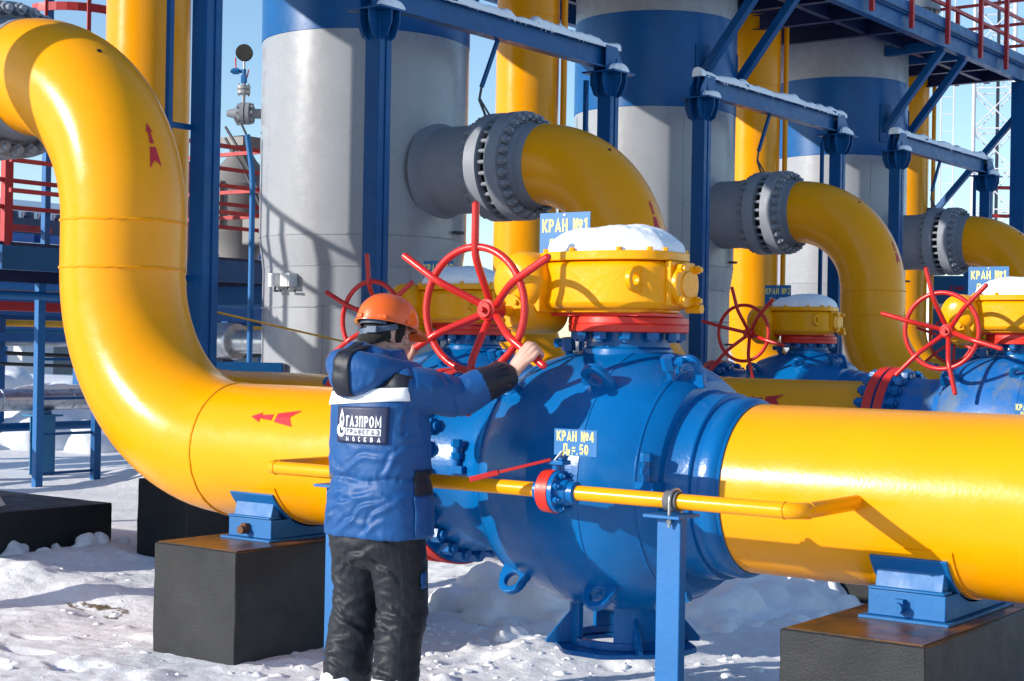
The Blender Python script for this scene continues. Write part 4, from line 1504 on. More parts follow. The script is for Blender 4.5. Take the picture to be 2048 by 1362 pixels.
snow_pile('snow_pile', 'snow heap on the low foundation at the left edge', -6.1, .75, .55, .75, .62, 40, 11, (.08, .2))
snow_pile('snow_pile', 'snow lump in front of the big valve stand', -.95, .62, .2, .16, .17, 16, 12, (.04, .09))
# crumbs of crusted snow scattered over the trodden ground
rnd = random.Random(21)
mb = MB()
for _ in range(520):
    if rnd.random() < .55:
        x, y = rnd.gauss(-1.2, .8), rnd.gauss(.3, .5)
    else:
        x, y = rnd.uniform(-5.2, 1.9), rnd.uniform(-2.2, 2.2)
    r = rnd.choice((.006, .007, .009, .011, .014, .02)) * rnd.uniform(.7, 1.2)
    o0 = len(mb.v)
    mb.ball((x, y, ground_h(x, y) + r * .0), (r * rnd.uniform(1, 2.2), r * rnd.uniform(1, 2), r * .7), 8, 5)
    for i in range(o0, len(mb.v)):
        mb.v[i] += Vector((noise.noise(mb.v[i] * 40), noise.noise(mb.v[i] * 41 + Z), noise.noise(mb.v[i] * 42 + X))) * r * .6
o = mb.build('snow_crumbs', 'snow_clean', None, angle=60)
tag(o, 'crumbs of crusted snow scattered on the trodden ground', None, None, 'stuff')

# ------------------------------------------------------------------ left background
ap = thing('access_platform', 'blue platform with red railings behind the big left elbow', 'platform', (-9.3, 6.2, .1))
XA = -10.1
def P1(name, m, par, fn, bevel=0):
    mb = MB()
    fn(mb)
    return mb.build(name, m, par, bevel=bevel)
P1('edge_beam', 'dark_blue', ap, lambda b: b.box((XA - .05, 2.2, 2.47), (XA + .02, 9.2, 2.66)))
P1('edge_beam', 'dark_blue', ap, lambda b: b.box((XA - .05, 2.2, 2.24), (XA + .02, 9.2, 2.45)))
P1('edge_beam', 'steel_blue', ap, lambda b: b.box((-8.35, 2.6, 2.28), (-8.27, 9.2, 2.5)))
P1('edge_beam', 'steel_blue', ap, lambda b: b.box((XA, 6.02, 2.06), (-8.3, 6.1, 2.26)))
P1('side_pipe', 'bright_blue', ap, lambda b: b.cyl((XA + .25, 2.4, 2.1), (XA + .25, 9.0, 2.1), .045, n=14))
P1('edge_beam', 'red_rail', ap, lambda b: b.box((-10.6, 2.4, 1.95), (-10.52, 6.2, 2.05)))
def gr(b):
    y = 2.3
    while y < 9.1:
        b.box((XA + .03, y, 2.46), (-8.36, y + .006, 2.49))
        y += .05
    for i in range(18):
        b.box((XA + .05 + i * .095, 2.3, 2.462), (XA + .056 + i * .095, 9.1, 2.472))
P1('grating', 'steel_blue', ap, gr)
for x, y in ((XA + .0, 4.38), (XA + .03, 5.12), (XA, 8.9), (-8.35, 8.9)):
    P1('leg', 'bright_blue' if y == 4.38 else 'steel_blue', ap, lambda b: b.box((x - .035, y - .045, -.1), (x + .035, y + .045, 2.24)))
for z in (.2, .62, 1.0, 1.42, 1.85):
    P1('rung', 'steel_blue', ap, lambda b: b.box((XA + .005, 4.42, z), (XA + .025, 5.08, z + .03)))
for x, y, z1 in ((XA, 3.93, 3.95), (XA - .25, 4.16, 3.9), (-8.4, 4.2, 3.8), (XA, 6.4, 3.75), (-8.4, 6.0, 3.75), (XA, 8.9, 3.75), (-8.4, 8.9, 3.75), (-8.55, 5.25, 3.3)):
    P1('rail_post', 'red_rail', ap, lambda b: b.bar((x, y, 2.6), (x, y, z1), .075 if y == 3.93 else .045, .075 if y == 3.93 else .045))
for z in (3.72, 3.3, 3.02):
    P1('rail', 'red_rail', ap, lambda b: b.bar((XA + .0, 2.4, z), (XA + .0, 9.0, z), .035, .045))
    P1('rail', 'red_rail', ap, lambda b: b.bar((-8.45, 2.8, z), (-8.45, 6.0, z), .035, .04))
    P1('rail', 'red_rail', ap, lambda b: b.bar((-10.0, 6.0, z), (-8.4, 6.0, z), .035, .04))
P1('rail', 'red_rail', ap, lambda b: b.bar((XA - .1, 3.95, 2.82), (XA - .35, 4.75, 2.84), .05, .07))
P1('rail', 'red_rail', ap, lambda b: b.bar((XA - .9, 4.2, 2.0), (XA - .9, 5.6, 2.0), .06, .09))
P1('lamp_post', 'bright_blue', ap, lambda b: b.bar((XA - .12, 4.52, 2.5), (XA - .12, 4.52, 6.4), .07, .07))
# caged ladder of the hidden vessel
cg = thing('ladder_cage', 'red caged ladder strip at the top left behind the elbow', 'ladder', (-10, 4.7, 5.0))
pts = [(-10.35 + .55 * sin(R(a)) , 5.0 + .55 * cos(R(a)), 5.22) for a in range(20, 200, 12)]
P1('hoop', 'red_rail', cg, lambda b: [b.bar(pts[i], pts[i + 1], .012, .09) for i in range(len(pts) - 1)])
for i in (3, 8, 12):
    P1('strip', 'red_rail', cg, lambda b: b.bar(Vector(pts[i]) + Z * -.8, Vector(pts[i]) + Z * 1.2, .05, .012))

gv = thing('far_valve', 'big grey valve body standing on the blue platform', 'valve', (-10.6, 7.7, 2.5))
c = Vector((-10.75, 7.85, 0))
mb = MB().lathe([(2.49, .2), (2.75, .25), (3.0, .42), (3.1, .46), (3.62, .46), (3.66, .40), (3.8, .33), (3.95, .2), (4.05, .14), (4.2, .14)], c, Z, 32)
mb.box(c + Vector((-.2, -.25, 4.1)), c + Vector((.3, .25, 4.22)))
mb.build('body', 'grey_valve', gv)
P1('rib', 'grey_valve', gv, lambda b: b.box(c + Vector((.1, -.49, 3.08)), c + Vector((.16, .49, 3.64))))
P1('motor_box', 'grey_valve', gv, lambda b: b.box(c + Vector((.35, -.3, 2.85)), c + Vector((.75, .12, 3.2))), .03)
for s in (0, .14):
    P1('cable', 'cable', gv, lambda b: b.tube([c + Vector((.1, -.3, 4.25 - s)), c + Vector((.2, -.45, 4.3 - s)), c + Vector((.45, -.4, 3.95 - s)), c + Vector((.7, -.35, 3.5 - s)), c + Vector((.8, -.35, 3.2))], .018, 8))

gp = thing('pipe_line', 'silvery insulated pipe on teal supports at the left edge, snow on it', 'pipe', (-11.05, 5, .83))
XG = -11.05
P1('pipe', 'galv', gp, lambda b: b.cyl((XG, -6, .96), (XG, 14, .96), .125, n=36))
for y in (3.2, 4.55, 5.5, 6.6, 7.8):
    P1('band', 'galv', gp, lambda b: b.ring((XG, y, .96), Y, .127, .006, 36, 6))
for y in (4.2, 5.15, 8.4, 1.5):
    q = thing('pipe_support', 'teal steel support under the silvery pipe, %s' % {4.2: 'cut by the left edge', 5.15: 'between the blue legs', 8.4: 'behind the big elbow', 1.5: 'left of the photo edge'}[y], 'support', (XG, y, 0), 'teal supports under the silvery pipe')
    P1('column', 'teal', q, lambda b: b.ibeam((XG, y, -.1), (XG, y, .77), .2, .2, .014, up=X))
    P1('cap_plate', 'teal', q, lambda b: b.box((XG - .16, y - .16, .77), (XG + .16, y + .16, .79)))
    P1('cradle', 'teal', q, lambda b: b.box((XG - .08, y - .06, .79), (XG + .08, y + .06, .838)))
n = 40
poly = [(XG + .05 * cos(2 * PI * i / n), 5.35 + .62 * sin(2 * PI * i / n)) for i in range(n)]
snow_dome('settled_snow', 'crusted snow on top of the silvery pipe at the left', poly, 1.07, .06, seed=77, group='snow on the silvery pipe')
b2 = thing('pipe_line', 'thin dark blue pipe low behind the teal supports', 'pipe', (-10.75, 5, .6))
P1('pipe', 'steel_blue', b2, lambda b: b.cyl((-11.3, -4, .64), (-11.3, 12, .64), .05, n=16))
ip = thing('insulated_pipe', 'two stepped silvery insulated pipe ends beside the first vessel', 'pipe', (-8.2, 5.1, 1.5))
P1('thick_pipe', 'galv', ip, lambda b: b.lathe([(-2.2, .19), (-.05, .19), (-.01, .185), (0, .178), (.0, .11)], (-7.87, 5.12, 1.66), X, 36))
P1('thin_pipe', 'galv', ip, lambda b: b.lathe([(-.1, .12), (.62, .12), (.66, .11), (.66, .05)], (-7.87, 5.12, 1.66), X, 32))
P1('support', 'dark_blue', ip, lambda b: b.box((-8.1, 5.05, -.1), (-8.0, 5.19, 1.48)))
tb = thing('low_beam', 'blue steel beam low beside the first vessel', 'beam', (-6.8, 3.9, 1.4))
P1('beam', 'steel_blue', tb, lambda b: b.bar((-7.0, 3.93, 1.42), (-6.45, 4.35, 1.42), .08, .1))
P1('leg', 'steel_blue', tb, lambda b: b.box((-7.0, 3.93, -.1), (-6.92, 4.01, 1.37)))
P1('brace', 'steel_blue', tb, lambda b: b.bar((-6.95, 3.98, 1.0), (-6.6, 4.25, 1.38), .04, .04))
ln = thing('barrier_line', 'thin yellow line strung from the left blue post across the grey vessel', 'rope', (-4.77, 1.9, 1.88))
P1('line', 'tape', ln, lambda b: b.tube([(-4.77, 1.92, 1.885), (-4.77, 2.8, 1.755), (-4.77, 3.64, 1.635)], .008, 8))
ln2 = thing('barrier_line', 'thin yellow line low between the posts right of the middle gearbox', 'rope', (-4.77, 7.2, 1.7))
P1('line', 'tape', ln2, lambda b: b.tube([(-4.77, 7.26, 1.62), (-4.77, 8.2, 1.5), (-4.77, 8.98, 1.42)], .008, 8))

# far pipe racks at the left, and a long low building
def rack(name, lab, X0r, Y0r, L, rows, H, seed):
    """pipe rack running along Y: posts, beams, pipes"""
    rnd = random.Random(seed)
    r = thing(name, lab, 'pipe rack', (X0r, Y0r, 0), 'pipe racks in the far left')
    for i in range(rows):
        y = Y0r + L * i / (rows - 1)
        for dx in (0, -2.2):
            P1('post', 'bright_blue', r, lambda b: b.box((X0r + dx - .12, y - .12, -.2), (X0r + dx + .12, y + .12, H)))
    for z in (H, H - .75):
        for dx in (0, -2.2):
            P1('beam', 'steel_blue', r, lambda b: b.box((X0r + dx - .09, Y0r - .5, z - .16), (X0r + dx + .09, Y0r + L + .5, z + .06)))
    for i in range(5):
        z = H + .2 if i % 2 else H - .5
        x = X0r - .3 - i * .38
        P1('pipe', ('galv', 'yellow', 'white_paint', 'galv', 'teal')[i], r, lambda b: b.cyl((x, Y0r - 2, z), (x, Y0r + L + 2, z), .09 + .03 * (i % 3), n=14))
    return r
rack('pipe_rack', 'blue pipe rack with pipes far behind the platform at the left', -26.5, 10, 22, 9, 2.6, 1)
rack('pipe_rack', 'farther low blue pipe rack under the roof line at the left', -38, 14, 30, 8, 2.9, 2)
pb = thing('pipe_bundle', 'bundle of thin pipes and cables on blue legs behind the silvery pipe', 'pipes', (-15, 8, 0))
for i, (x, z, r_p, mm) in enumerate(((-14.6, 2.38, .07, 'bright_blue'), (-15.0, 1.86, .05, 'tape'), (-15.2, 1.72, .06, 'teal'), (-14.8, 1.45, .03, 'black'), (-14.9, 1.58, .045, 'galv'), (-15.4, 2.62, .05, 'galv'), (-14.5, 1.3, .025, 'black'))):
    P1('pipe', mm, pb, lambda b: b.tube([(x, 1 + 1.5 * j, z - (.05 * (j % 2) if mm == 'black' else 0)) for j in range(13)], r_p, 10))
for x, z, h_ in ((-14.7, 2.1, .26), (-15.3, 1.95, .16), (-14.6, 1.66, .12)):
    P1('beam', 'steel_blue', pb, lambda b: b.box((x - .06, 1, z - h_ / 2), (x + .06, 19, z + h_ / 2)))
for j, y in enumerate((4.2, 6.1, 7.2, 9.0, 11.5, 14.5)):
    P1('leg', 'bright_blue' if j % 2 else 'steel_blue', pb, lambda b: b.box((-14.9 - .5 * (j % 2), y - .08, -.1), (-14.76 - .5 * (j % 2), y + .08, 2.3)))
for i, (x, y, w) in enumerate(((-27.8, 17.2, .9), (-28.4, 20.5, 1.2), (-29.5, 15.2, .8))):
    q = thing('equipment_cabinet', ('white cabinet under the far pipe rack', 'white cabinet farther along the far pipe rack', 'white cabinet at the left end of the far pipe rack')[i], 'cabinet', (x, y, 0), 'white cabinets under the racks')
    P1('cabinet', 'white_paint', q, lambda b: b.box((x - .4, y - w / 2, .1), (x + .4, y + w / 2, 1.9)), .03)
    P1('door', 'white_paint', q, lambda b: b.box((x + .401, y - w / 2 + .05, .2), (x + .415, y + w / 2 - .05, 1.8)))
bd = thing('cooler_building', 'long low shed with blue roof panels and snow far at the left', 'building', (-52, 34, 0))
P1('wall', 'grey_valve', bd, lambda b: b.box((-56, 14, -.2), (-52, 62, 4.2)))
P1('fascia', 'white_paint', bd, lambda b: b.box((-51.99, 14, 4.3), (-51.7, 62, 5.5)))
P1('roof_panel', 'roof_blue', bd, lambda b: [b.box((-56, 14.4 + 3 * i, 5.55), (-51.8, 17.0 + 3 * i, 6.0)) for i in range(15)])
P1('gallery', 'dark_blue', bd, lambda b: [b.box((-56, 14, 6.05), (-53, 62, 6.75))] + [b.cyl((-53.5, 14.3 + .8 * i, 6.7), (-53.5, 14.3 + .8 * i, 7.05), .26, n=10) for i in range(59)])
P1('roof_snow', 'snow_clean', bd, lambda b: b.box((-62, 13, 6.8), (-56.5, 63, 7.9)), .3)
P1('eaves_snow', 'snow_clean', bd, lambda b: b.box((-52.6, 14, 5.51), (-51.6, 62, 5.62)))

# stair with handrail at the hidden vessel: its railing shadow falls on the first vessel
st = thing('stair_railing', 'steel stair with handrails left of the photo, its shadow on the first vessel', 'stair', (-8.8, .5, .1))
for z0, z1, w in ((4.90, 3.86, .06), (4.42, 3.35, .05)):
    P1('rail', 'red_rail', st, lambda b: b.bar((-9.75, .46, z0), (-7.75, .5, z1), w, w))
P1('stringer', 'steel_blue', st, lambda b: b.bar((-9.75, .46, 3.72), (-7.75, .5, 2.68), .06, .24))
for x, z0, z1 in ((-9.18, 3.3, 4.58), (-8.9, 3.2, 4.45), (-8.5, -.1, 4.25)):
    P1('rail_post', 'red_rail', st, lambda b: b.bar((x, .47, z0), (x, .47, z1), .045 if x != -8.5 else .1, .05))
for i in range(7):
    P1('tread', 'steel_blue', st, lambda b: b.box((-9.6 + .26 * i, .5, 3.62 - .135 * i), (-9.36 + .26 * i, 1.2, 3.65 - .135 * i)))

# ------------------------------------------------------------------ right background
tw = thing('lattice_tower', 'pale lattice mast behind the platform at the upper right', 'tower', (-12, 38.4, 0))
tc = Vector((-12.0, 38.3, 0))
th = R(20)
eu, ev = Vector((cos(th), sin(th), 0)), Vector((-sin(th), cos(th), 0))
cs = [tc + eu * (sx * .55) + ev * (sy * .55) for sx, sy in ((-1, -1), (1, -1), (1, 1), (-1, 1))]
for p in cs:
    P1('corner_post', 'tower', tw, lambda b: b.cyl(p - Z * .2, p + Z * 19, .05, n=10))
H = [i * 1.15 for i in range(17)]
for i in range(4):
    a, b_ = cs[i], cs[(i + 1) % 4]
    def lat(b):
        for z0, z1 in zip(H, H[1:]):
            b.cyl(a + Z * z0, b_ + Z * z0, .022, n=6)
            b.cyl(a + Z * z0, b_ + Z * z1, .02, n=6)
            b.cyl(b_ + Z * z0, a + Z * z1, .02, n=6)
    P1('lattice', 'tower', tw, lat)
P1('cable_run', 'cable', tw, lambda b: b.cyl(tc + eu * .1, tc + eu * .1 + Z * 19, .05, n=8))
P1('side_ladder', 'tower', tw, lambda b: [b.cyl(tc - eu * (1.1 + d) - ev * .4, tc - eu * (1.1 + d) - ev * .4 + Z * 19, .02, n=6) for d in (0, .35)] + [b.cyl(tc - eu * 1.1 - ev * .4 + Z * (.5 * i), tc - eu * 1.45 - ev * .4 + Z * (.5 * i), .015, n=6) for i in range(38)])
rr = thing('red_railing', 'small red railing behind the third hoist frame at the right', 'railing', (-5.4, 21.7, .05))
for x, y in ((-5.93, 21.3), (-5.45, 21.66), (-4.9, 22.1)):
    P1('rail_post', 'red_rail', rr, lambda b: b.bar((x, y, .05), (x, y, 4.62), .06, .06))
for z in (4.6, 4.1):
    P1('rail', 'red_rail', rr, lambda b: b.bar((-5.93, 21.3, z), (-4.9, 22.1, z), .05, .06))
def board(x, y, z0, z1, w, lab, rows):
    q = thing('notice_board', lab, 'board', (x, y, z0), 'blue notice boards behind the far wheel')
    u = Vector((.93, .37, 0))
    v = Vector((.37, -.93, 0))
    a = Vector((x, y, z0))
    P1('panel', 'sign_blue', q, lambda b: b.bar(a + Z * ((z1 - z0) / 2) - v * .03 - u * w / 2, a + Z * ((z1 - z0) / 2) - v * .03 + u * w / 2, .04, z1 - z0))
    P1('white_edge', 'white_paint', q, lambda b: b.bar(a + Z * ((z1 - z0) / 2) - v * .03 + u * (w / 2 + .001), a + Z * ((z1 - z0) / 2) - v * .03 + u * (w / 2 + .14), .05, z1 - z0))
    P1('white_band', 'white_paint', q, lambda b: b.bar(a + Z * ((z1 - z0) * .66) - u * w / 2, a + Z * ((z1 - z0) * .66) + u * w * .42, .012, .09, up=Z))
    for s in (-1, 1):
        P1('leg', 'steel', q, lambda b: b.cyl(a + u * (s * w * .4) - v * .06 - Z * (z0 + .1), a + u * (s * w * .4) - v * .06 + Z * (z1 - z0), .025, n=10))
    for t, f in rows:
        text_mesh(t, .1, a + Z * ((z1 - z0) * f) + v * .012 - u * .05, u, Z, 'decal_red', q, bold=.015, squeeze=.9)
board(-5.75, 19.4, 1.45, 2.95, .95, 'blue notice board with red lettering behind the wheel at the right', [('3748', .86), ('0107', .47), ('10.101', .37)])
sh = thing('far_shed', 'white sided shed with blue doors seen low behind the right wheel', 'building', (-11, 34, 0))
P1('wall', 'white_paint', sh, lambda b: b.box((-16, 36, -.2), (-6, 40, 2.5)))
for i in range(4):
    P1('door', 'bright_blue', sh, lambda b: b.box((-15 + 2.3 * i, 35.95, .1), (-13.6 + 2.3 * i, 35.999, 2.1)))
P1('roof_snow', 'snow_clean', sh, lambda b: b.box((-16.4, 35.6, 2.5), (-5.6, 40.4, 2.85)), .1)
# ------------------------------------------------------------------ the worker
from mathutils.bvhtree import BVHTree
person = thing('person', 'worker in blue jacket and orange helmet turning the red wheel, seen from behind', 'person', (-.43, -1.12, GZ))

def ridged(p, sx, sz, seed):
    q = Vector((p.x * sx + seed, p.y * sx, p.z * sz))
    q += Vector((noise.noise(q * .6), noise.noise(q * .6 + X * 9), noise.noise(q * .6 + Y * 7))) * 1.1
    return (1 - abs(noise.noise(q)) * 2.2)

def cloth(mb, voxel, name, m, amp, sx, sz, seed, zone=None, mats=None, amp_at=None):
    me = remesh(mb, voxel, name, 8)
    NN = [v.normal.copy() for v in me.vertices]
    for v, nn_ in zip(me.vertices, NN):
        p = v.co.copy()
        r = ridged(p, sx, sz, seed) * .5 + ridged(p, sx * 1.9, sz * 1.6, seed + 5) * .4 + ridged(p, sx * 4, sz * 3, seed + 9) * .16
        r = max(-1, r)
        k = amp * (amp_at(p) if amp_at else 1)
        v.co = p + nn_ * (k * (r * abs(r) - .15))
    me.materials.clear()
    for x in (mats or [m]):
        me.materials.append(M[x])
    me.update()
    if zone:
        for f in me.polygons:
            f.material_index = zone(f.center)
    o = bpy.data.objects.new(name, me)
    COL.objects.link(o)
    setparent(o, person)
    return o

def bvh(o):
    off = Vector((0, 0, 0))
    q = o
    while q:
        off += q.location
        q = q.parent
    me = o.data
    return BVHTree.FromPolygons([v.co + off for v in me.vertices], [tuple(p.vertices) for p in me.polygons])

def drape(points, faces, tree, d, off, thick=0.):
    """lay flat outline points on a surface along direction d"""
    d = Vector(d).normalized()
    out = []
    for p in points:
        h, n, i, t = tree.ray_cast(Vector(p) - d * 3, d)
        if h is None:
            h, n, i, t = tree.find_nearest(Vector(p))
        if n.dot(d) > 0:
            n = -n
        out.append(h - d * off * .5 + n * off * .5)
    return out

def patch(name, m, quad, nu, nv, tree, d, off=.005, parent=None):
    """quad: 4 corners (bottom left, bottom right, top right, top left) laid on the cloth"""
    a, b, c, e = map(Vector, quad)
    pts = [a.lerp(b, i / nu).lerp(e.lerp(c, i / nu), j / nv) for j in range(nv + 1) for i in range(nu + 1)]
    pts = drape(pts, None, tree, d, off)
    fs = [(j * (nu + 1) + i, j * (nu + 1) + i + 1, (j + 1) * (nu + 1) + i + 1, (j + 1) * (nu + 1) + i) for j in range(nv) for i in range(nu)]
    mb = MB()
    mb.add(pts, fs)
    o = mb.build(name, m, parent or person, angle=80)
    so_ = o.modifiers.new('t', 'SOLIDIFY')
    so_.thickness = .004
    so_.offset = 0
    return o

def loft(mb, rings, n=40, e=2.3):
    """stack of rounded-rectangle rings: (cx, cy, z, a, b)"""
    vs_, fs = [], []
    for cx, cy, z, a, b in rings:
        for i in range(n):
            t = 2 * PI * i / n
            c, s = cos(t), sin(t)
            vs_.append((cx + a * math.copysign(abs(c) ** (2 / e), c), cy + b * math.copysign(abs(s) ** (2 / e), s), z))
    k = len(rings)
    for r in range(k - 1):
        for i in range(n):
            j = (i + 1) % n
            fs.append((r * n + i, r * n + j, (r + 1) * n + j, (r + 1) * n + i))
    fs.append(tuple(range(n))[::-1])
    fs.append(tuple(range((k - 1) * n, k * n)))
    mb.add(vs_, fs)

def limb(mb, pts, rad, n=20, sub=5):
    """smooth tapered limb through points, round ends"""
    pts = [Vector(p) for p in pts]
    P, Rr = [], []
    k = len(pts)
    for i in range(k - 1):
        p0, p1, p2, p3 = pts[max(i - 1, 0)], pts[i], pts[i + 1], pts[min(i + 2, k - 1)]
        for s in range(sub):
            t = s / sub
            P.append(.5 * ((2 * p1) + (p2 - p0) * t + (2 * p0 - 5 * p1 + 4 * p2 - p3) * t * t + (3 * p1 - p0 - 3 * p2 + p3) * t ** 3))
            Rr.append(rad[i] + (rad[i + 1] - rad[i]) * t)
    P.append(pts[-1])
    Rr.append(rad[-1])
    mb.tube(P, Rr, n)
    mb.ball(P[0], Rr[0] * .99, 16, 10)
    mb.ball(P[-1], Rr[-1] * .99, 16, 10)

HUB = Vector((-.28, -.60, 1.823))
def spoke_pt(k, r):
    a = R(88.5 + 60 * k)
    e = Vector((cos(a), 0, sin(a)))
    return HUB + e * r - Y * .09, e
GR, eR = spoke_pt(4, .375)     # grip of the right hand
GL, eL = spoke_pt(2, .415)     # grip of the left hand
nR = Vector((-eR.z, 0, eR.x))
if nR.z < 0:
    nR = -nR
nL = Vector((-eL.z, 0, eL.x))
if nL.z < 0:
    nL = -nL
SHR, ELR = Vector((-.26, -1.12, 1.49)), Vector((-.165, -.925, 1.448))
WR = GR - nR * .085 + Vector((-.02, -.045, 0))
SHL, ELL = Vector((-.60, -1.07, 1.49)), Vector((-.70, -.90, 1.42))
WL = GL - nL * .085 + Vector((.0, -.05, 0))

def creases(o, NN, lst, skip=None):
    """long soft folds pressed into the back of a garment: centre x, z, slope, half length, depth"""
    off = person.location
    for cx_, cz_, ang_, L_, dep in lst:
        for v, vn in zip(o.data.vertices, NN):
            p = v.co + off
            if p.y > -1.08 or abs(p.x - cx_) > .25 or abs(p.z - cz_) > .25:
                continue
            if skip and skip(p):
                continue
            u, w = (p.x - cx_) * cos(ang_) + (p.z - cz_) * sin(ang_), -(p.x - cx_) * sin(ang_) + (p.z - cz_) * cos(ang_)
            w += .25 * u * u / L_ + .008 * sin(u * 40 + cx_ * 90)
            e_ = math.exp(-(u / L_) ** 2 * 2.2)
            if e_ > .05:
                v.co += vn * dep * e_ * (math.exp(-(w / .011) ** 2) - .8 * math.exp(-((w - .019) / .01) ** 2))

# --- body: head, neck, trunk, arms, hands and legs as one skin
f_ = Vector((.28, .95, -.14)).normalized()
r_ = f_.cross(Z).normalized()
u_ = r_.cross(f_)
HC = Vector((-.480, -1.02, 1.708))
TH = Matrix((r_, f_, u_)).transposed()
def hp(x, y, z):
    return HC + r_ * x + f_ * y + u_ * z
b = MB()
b.ball(HC + u_ * .03, (.076, .096, .098), 28, 18, TH)
b.ball(hp(0, .022, -.045), (.062, .072, .075), 24, 14, TH)
limb(b, [hp(-.028, .045, -.085), hp(0, .083, -.1), hp(.028, .045, -.085)], [.03, .024, .03])
limb(b, [hp(.05, .0, -.05), hp(.047, .03, -.085), hp(.02, .07, -.1)], [.022, .024, .024])
limb(b, [hp(-.05, .0, -.05), hp(-.047, .03, -.085), hp(-.02, .07, -.1)], [.022, .024, .024])
for s in (-1, 1):
    limb(b, [hp(s * .012, .088, .025), hp(s * .035, .084, .028), hp(s * .055, .062, .02)], [.013, .014, .013])
    b.ball(hp(s * .045, .066, -.02), (.024, .02, .02), 14, 9, TH)
    limb(b, [hp(s * .074, -.012, .012), hp(s * .082, -.024, .0), hp(s * .079, -.018, -.022), hp(s * .073, -.006, -.034)], [.011, .014, .012, .009])
limb(b, [hp(0, .094, .012), hp(0, .108, -.012), hp(0, .116, -.03), hp(0, .102, -.04)], [.011, .012, .015, .012])
limb(b, [hp(-.02, .092, -.062), hp(0, .1, -.06), hp(.02, .092, -.062)], [.008, .01, .008])
limb(b, [hp(-.018, .09, -.074), hp(0, .097, -.074), hp(.018, .09, -.074)], [.008, .011, .008])
NB = Vector((-.44, -1.09, 1.52))
limb(b, [hp(0, -.03, -.03), hp(0, -.035, -.09), NB], [.06, .058, .07])
limb(b, [NB, Vector((-.43, -1.12, 1.3)), Vector((-.42, -1.12, 1.05)), Vector((-.42, -1.12, .93))], [.08, .125, .12, .13], 24)
limb(b, [SHL, NB, SHR], [.055, .06, .055])
limb(b, [SHR, ELR, WR], [.05, .04, .028])
limb(b, [SHL, ELL, WL], [.05, .04, .028])
for x in (-.54, -.31):
    limb(b, [(x, -1.12, .92), (x - .01, -1.10, .56), (x - .015, -1.12, .2)], [.085, .058, .04])
def hand(b, G, W, e, n, s):
    """fist closed round a bar at G: bar direction e, fingers leave the palm along n, knuckles at the near side"""
    back = -Y
    K = G + n * .022 + back * .034
    b.ball(W, .027, 14, 9)
    for i in range(4):
        k = K + e * ((i - 1.5) * .0205) + n * (-.004 * abs(i - 1.2)) + back * (-.003 * abs(i - 1.3))
        limb(b, [W + e * ((i - 1.5) * .008), W.lerp(k, .55) + back * .006, k], [.021, .0185, .0125], 12, 4)
        L = (.94, 1.05, 1.0, .82)[i]
        pts = [k, k + n * (.026 * L) + Y * .014, G + n * (.036 * L) + e * ((i - 1.5) * .0195) + Y * .018, G + n * (.012) + e * ((i - 1.5) * .019) + Y * .032, G - n * (.012 * L) + e * ((i - 1.5) * .0185) + Y * .027]
        limb(b, pts, [.0125, .0112, .0105, .0095, .0082], 12, 4)
    t0 = W.lerp(K, .3) - e * (s * .022)
    limb(b, [t0, G - n * .022 - e * (s * .043) + back * .022, G + n * .004 - e * (s * .05) + back * .006, G + n * .02 - e * (s * .04) + Y * .014], [.017, .0135, .0115, .0095], 12, 4)
hand(b, GR, WR, eR, nR, 1)
hand(b, GL, WL, eL, nL, 1)
me = remesh(b, .0042, 'body', 2)
me.materials.clear()
me.materials.append(M['skin'])
body = bpy.data.objects.new('body', me)
COL.objects.link(body)
setparent(body, person)
for s in (-1, 1):
    eye = MB().ball(hp(s * .03, .078, .004), .0125, 14, 10)
    eye.build('eye', 'white_paint', body)
    MB().ball(hp(s * .031, .0885, .004), .0052, 10, 7).build('iris', 'black', body)
    brow = MB()
    brow.tube([hp(s * .014, .1, .026), hp(s * .032, .098, .033), hp(s * .05, .08, .026)], [.003, .0045, .003], 8)
    brow.build('eyebrow', 'knit', body)
MB().tube([hp(-.021, .099, -.068), hp(0, .107, -.0675), hp(.021, .099, -.068)], .0028, 8).build('mouth', M['red_rail'], body)

# --- trousers
b = MB()
loft(b, [(-.43, -1.12, .735, .06, .06), (-.43, -1.12, .755, .13, .10), (-.43, -1.12, .80, .20, .142), (-.43, -1.12, .85, .217, .152), (-.425, -1.12, .9, .22, .155), (-.42, -1.12, 1.0, .21, .15)])
limb(b, [(-.53, -1.115, .88), (-.548, -1.09, .6), (-.552, -1.10, .52), (-.565, -1.125, .38), (-.57, -1.125, .295)], [.125, .106, .104, .103, .106], 24)
limb(b, [(-.325, -1.115, .88), (-.312, -1.085, .6), (-.308, -1.095, .52), (-.302, -1.12, .38), (-.30, -1.125, .295)], [.125, .103, .1, .094, .096], 24)
def tamp(p):
    return 1.0 + .9 * math.exp(-((p.z - .55) / .1) ** 2) + .8 * math.exp(-((p.z - .28) / .06) ** 2) - .25 * (p.z > .72)
trousers = cloth(b, .0085, 'trousers', 'trouser', .0065, 5.0, 8.5, 3.3, amp_at=tamp)
NN = [v.normal.copy() for v in trousers.data.vertices]
rnd = random.Random(12)
lst = [(-.42, .8, .5, .14, .008), (-.36, .78, -.5, .12, .008), (-.50, .76, .6, .1, .007), (-.30, .74, -.6, .1, .007), (-.55, .84, .3, .12, .006), (-.28, .86, -.3, .1, .006)]
for xl, n_ in ((-.56, 13), (-.305, 13)):
    for i in range(n_):
        z = .74 - .036 * i + rnd.uniform(-.012, .012)
        near = math.exp(-((z - .52) / .09) ** 2) + math.exp(-((z - .31) / .05) ** 2)
        lst.append((xl + rnd.uniform(-.06, .06), z, rnd.choice((-1, 1)) * rnd.uniform(.08, .55), rnd.uniform(.05, .1), .0045 + .006 * near))
creases(trousers, NN, lst)
tt = bvh(trousers)
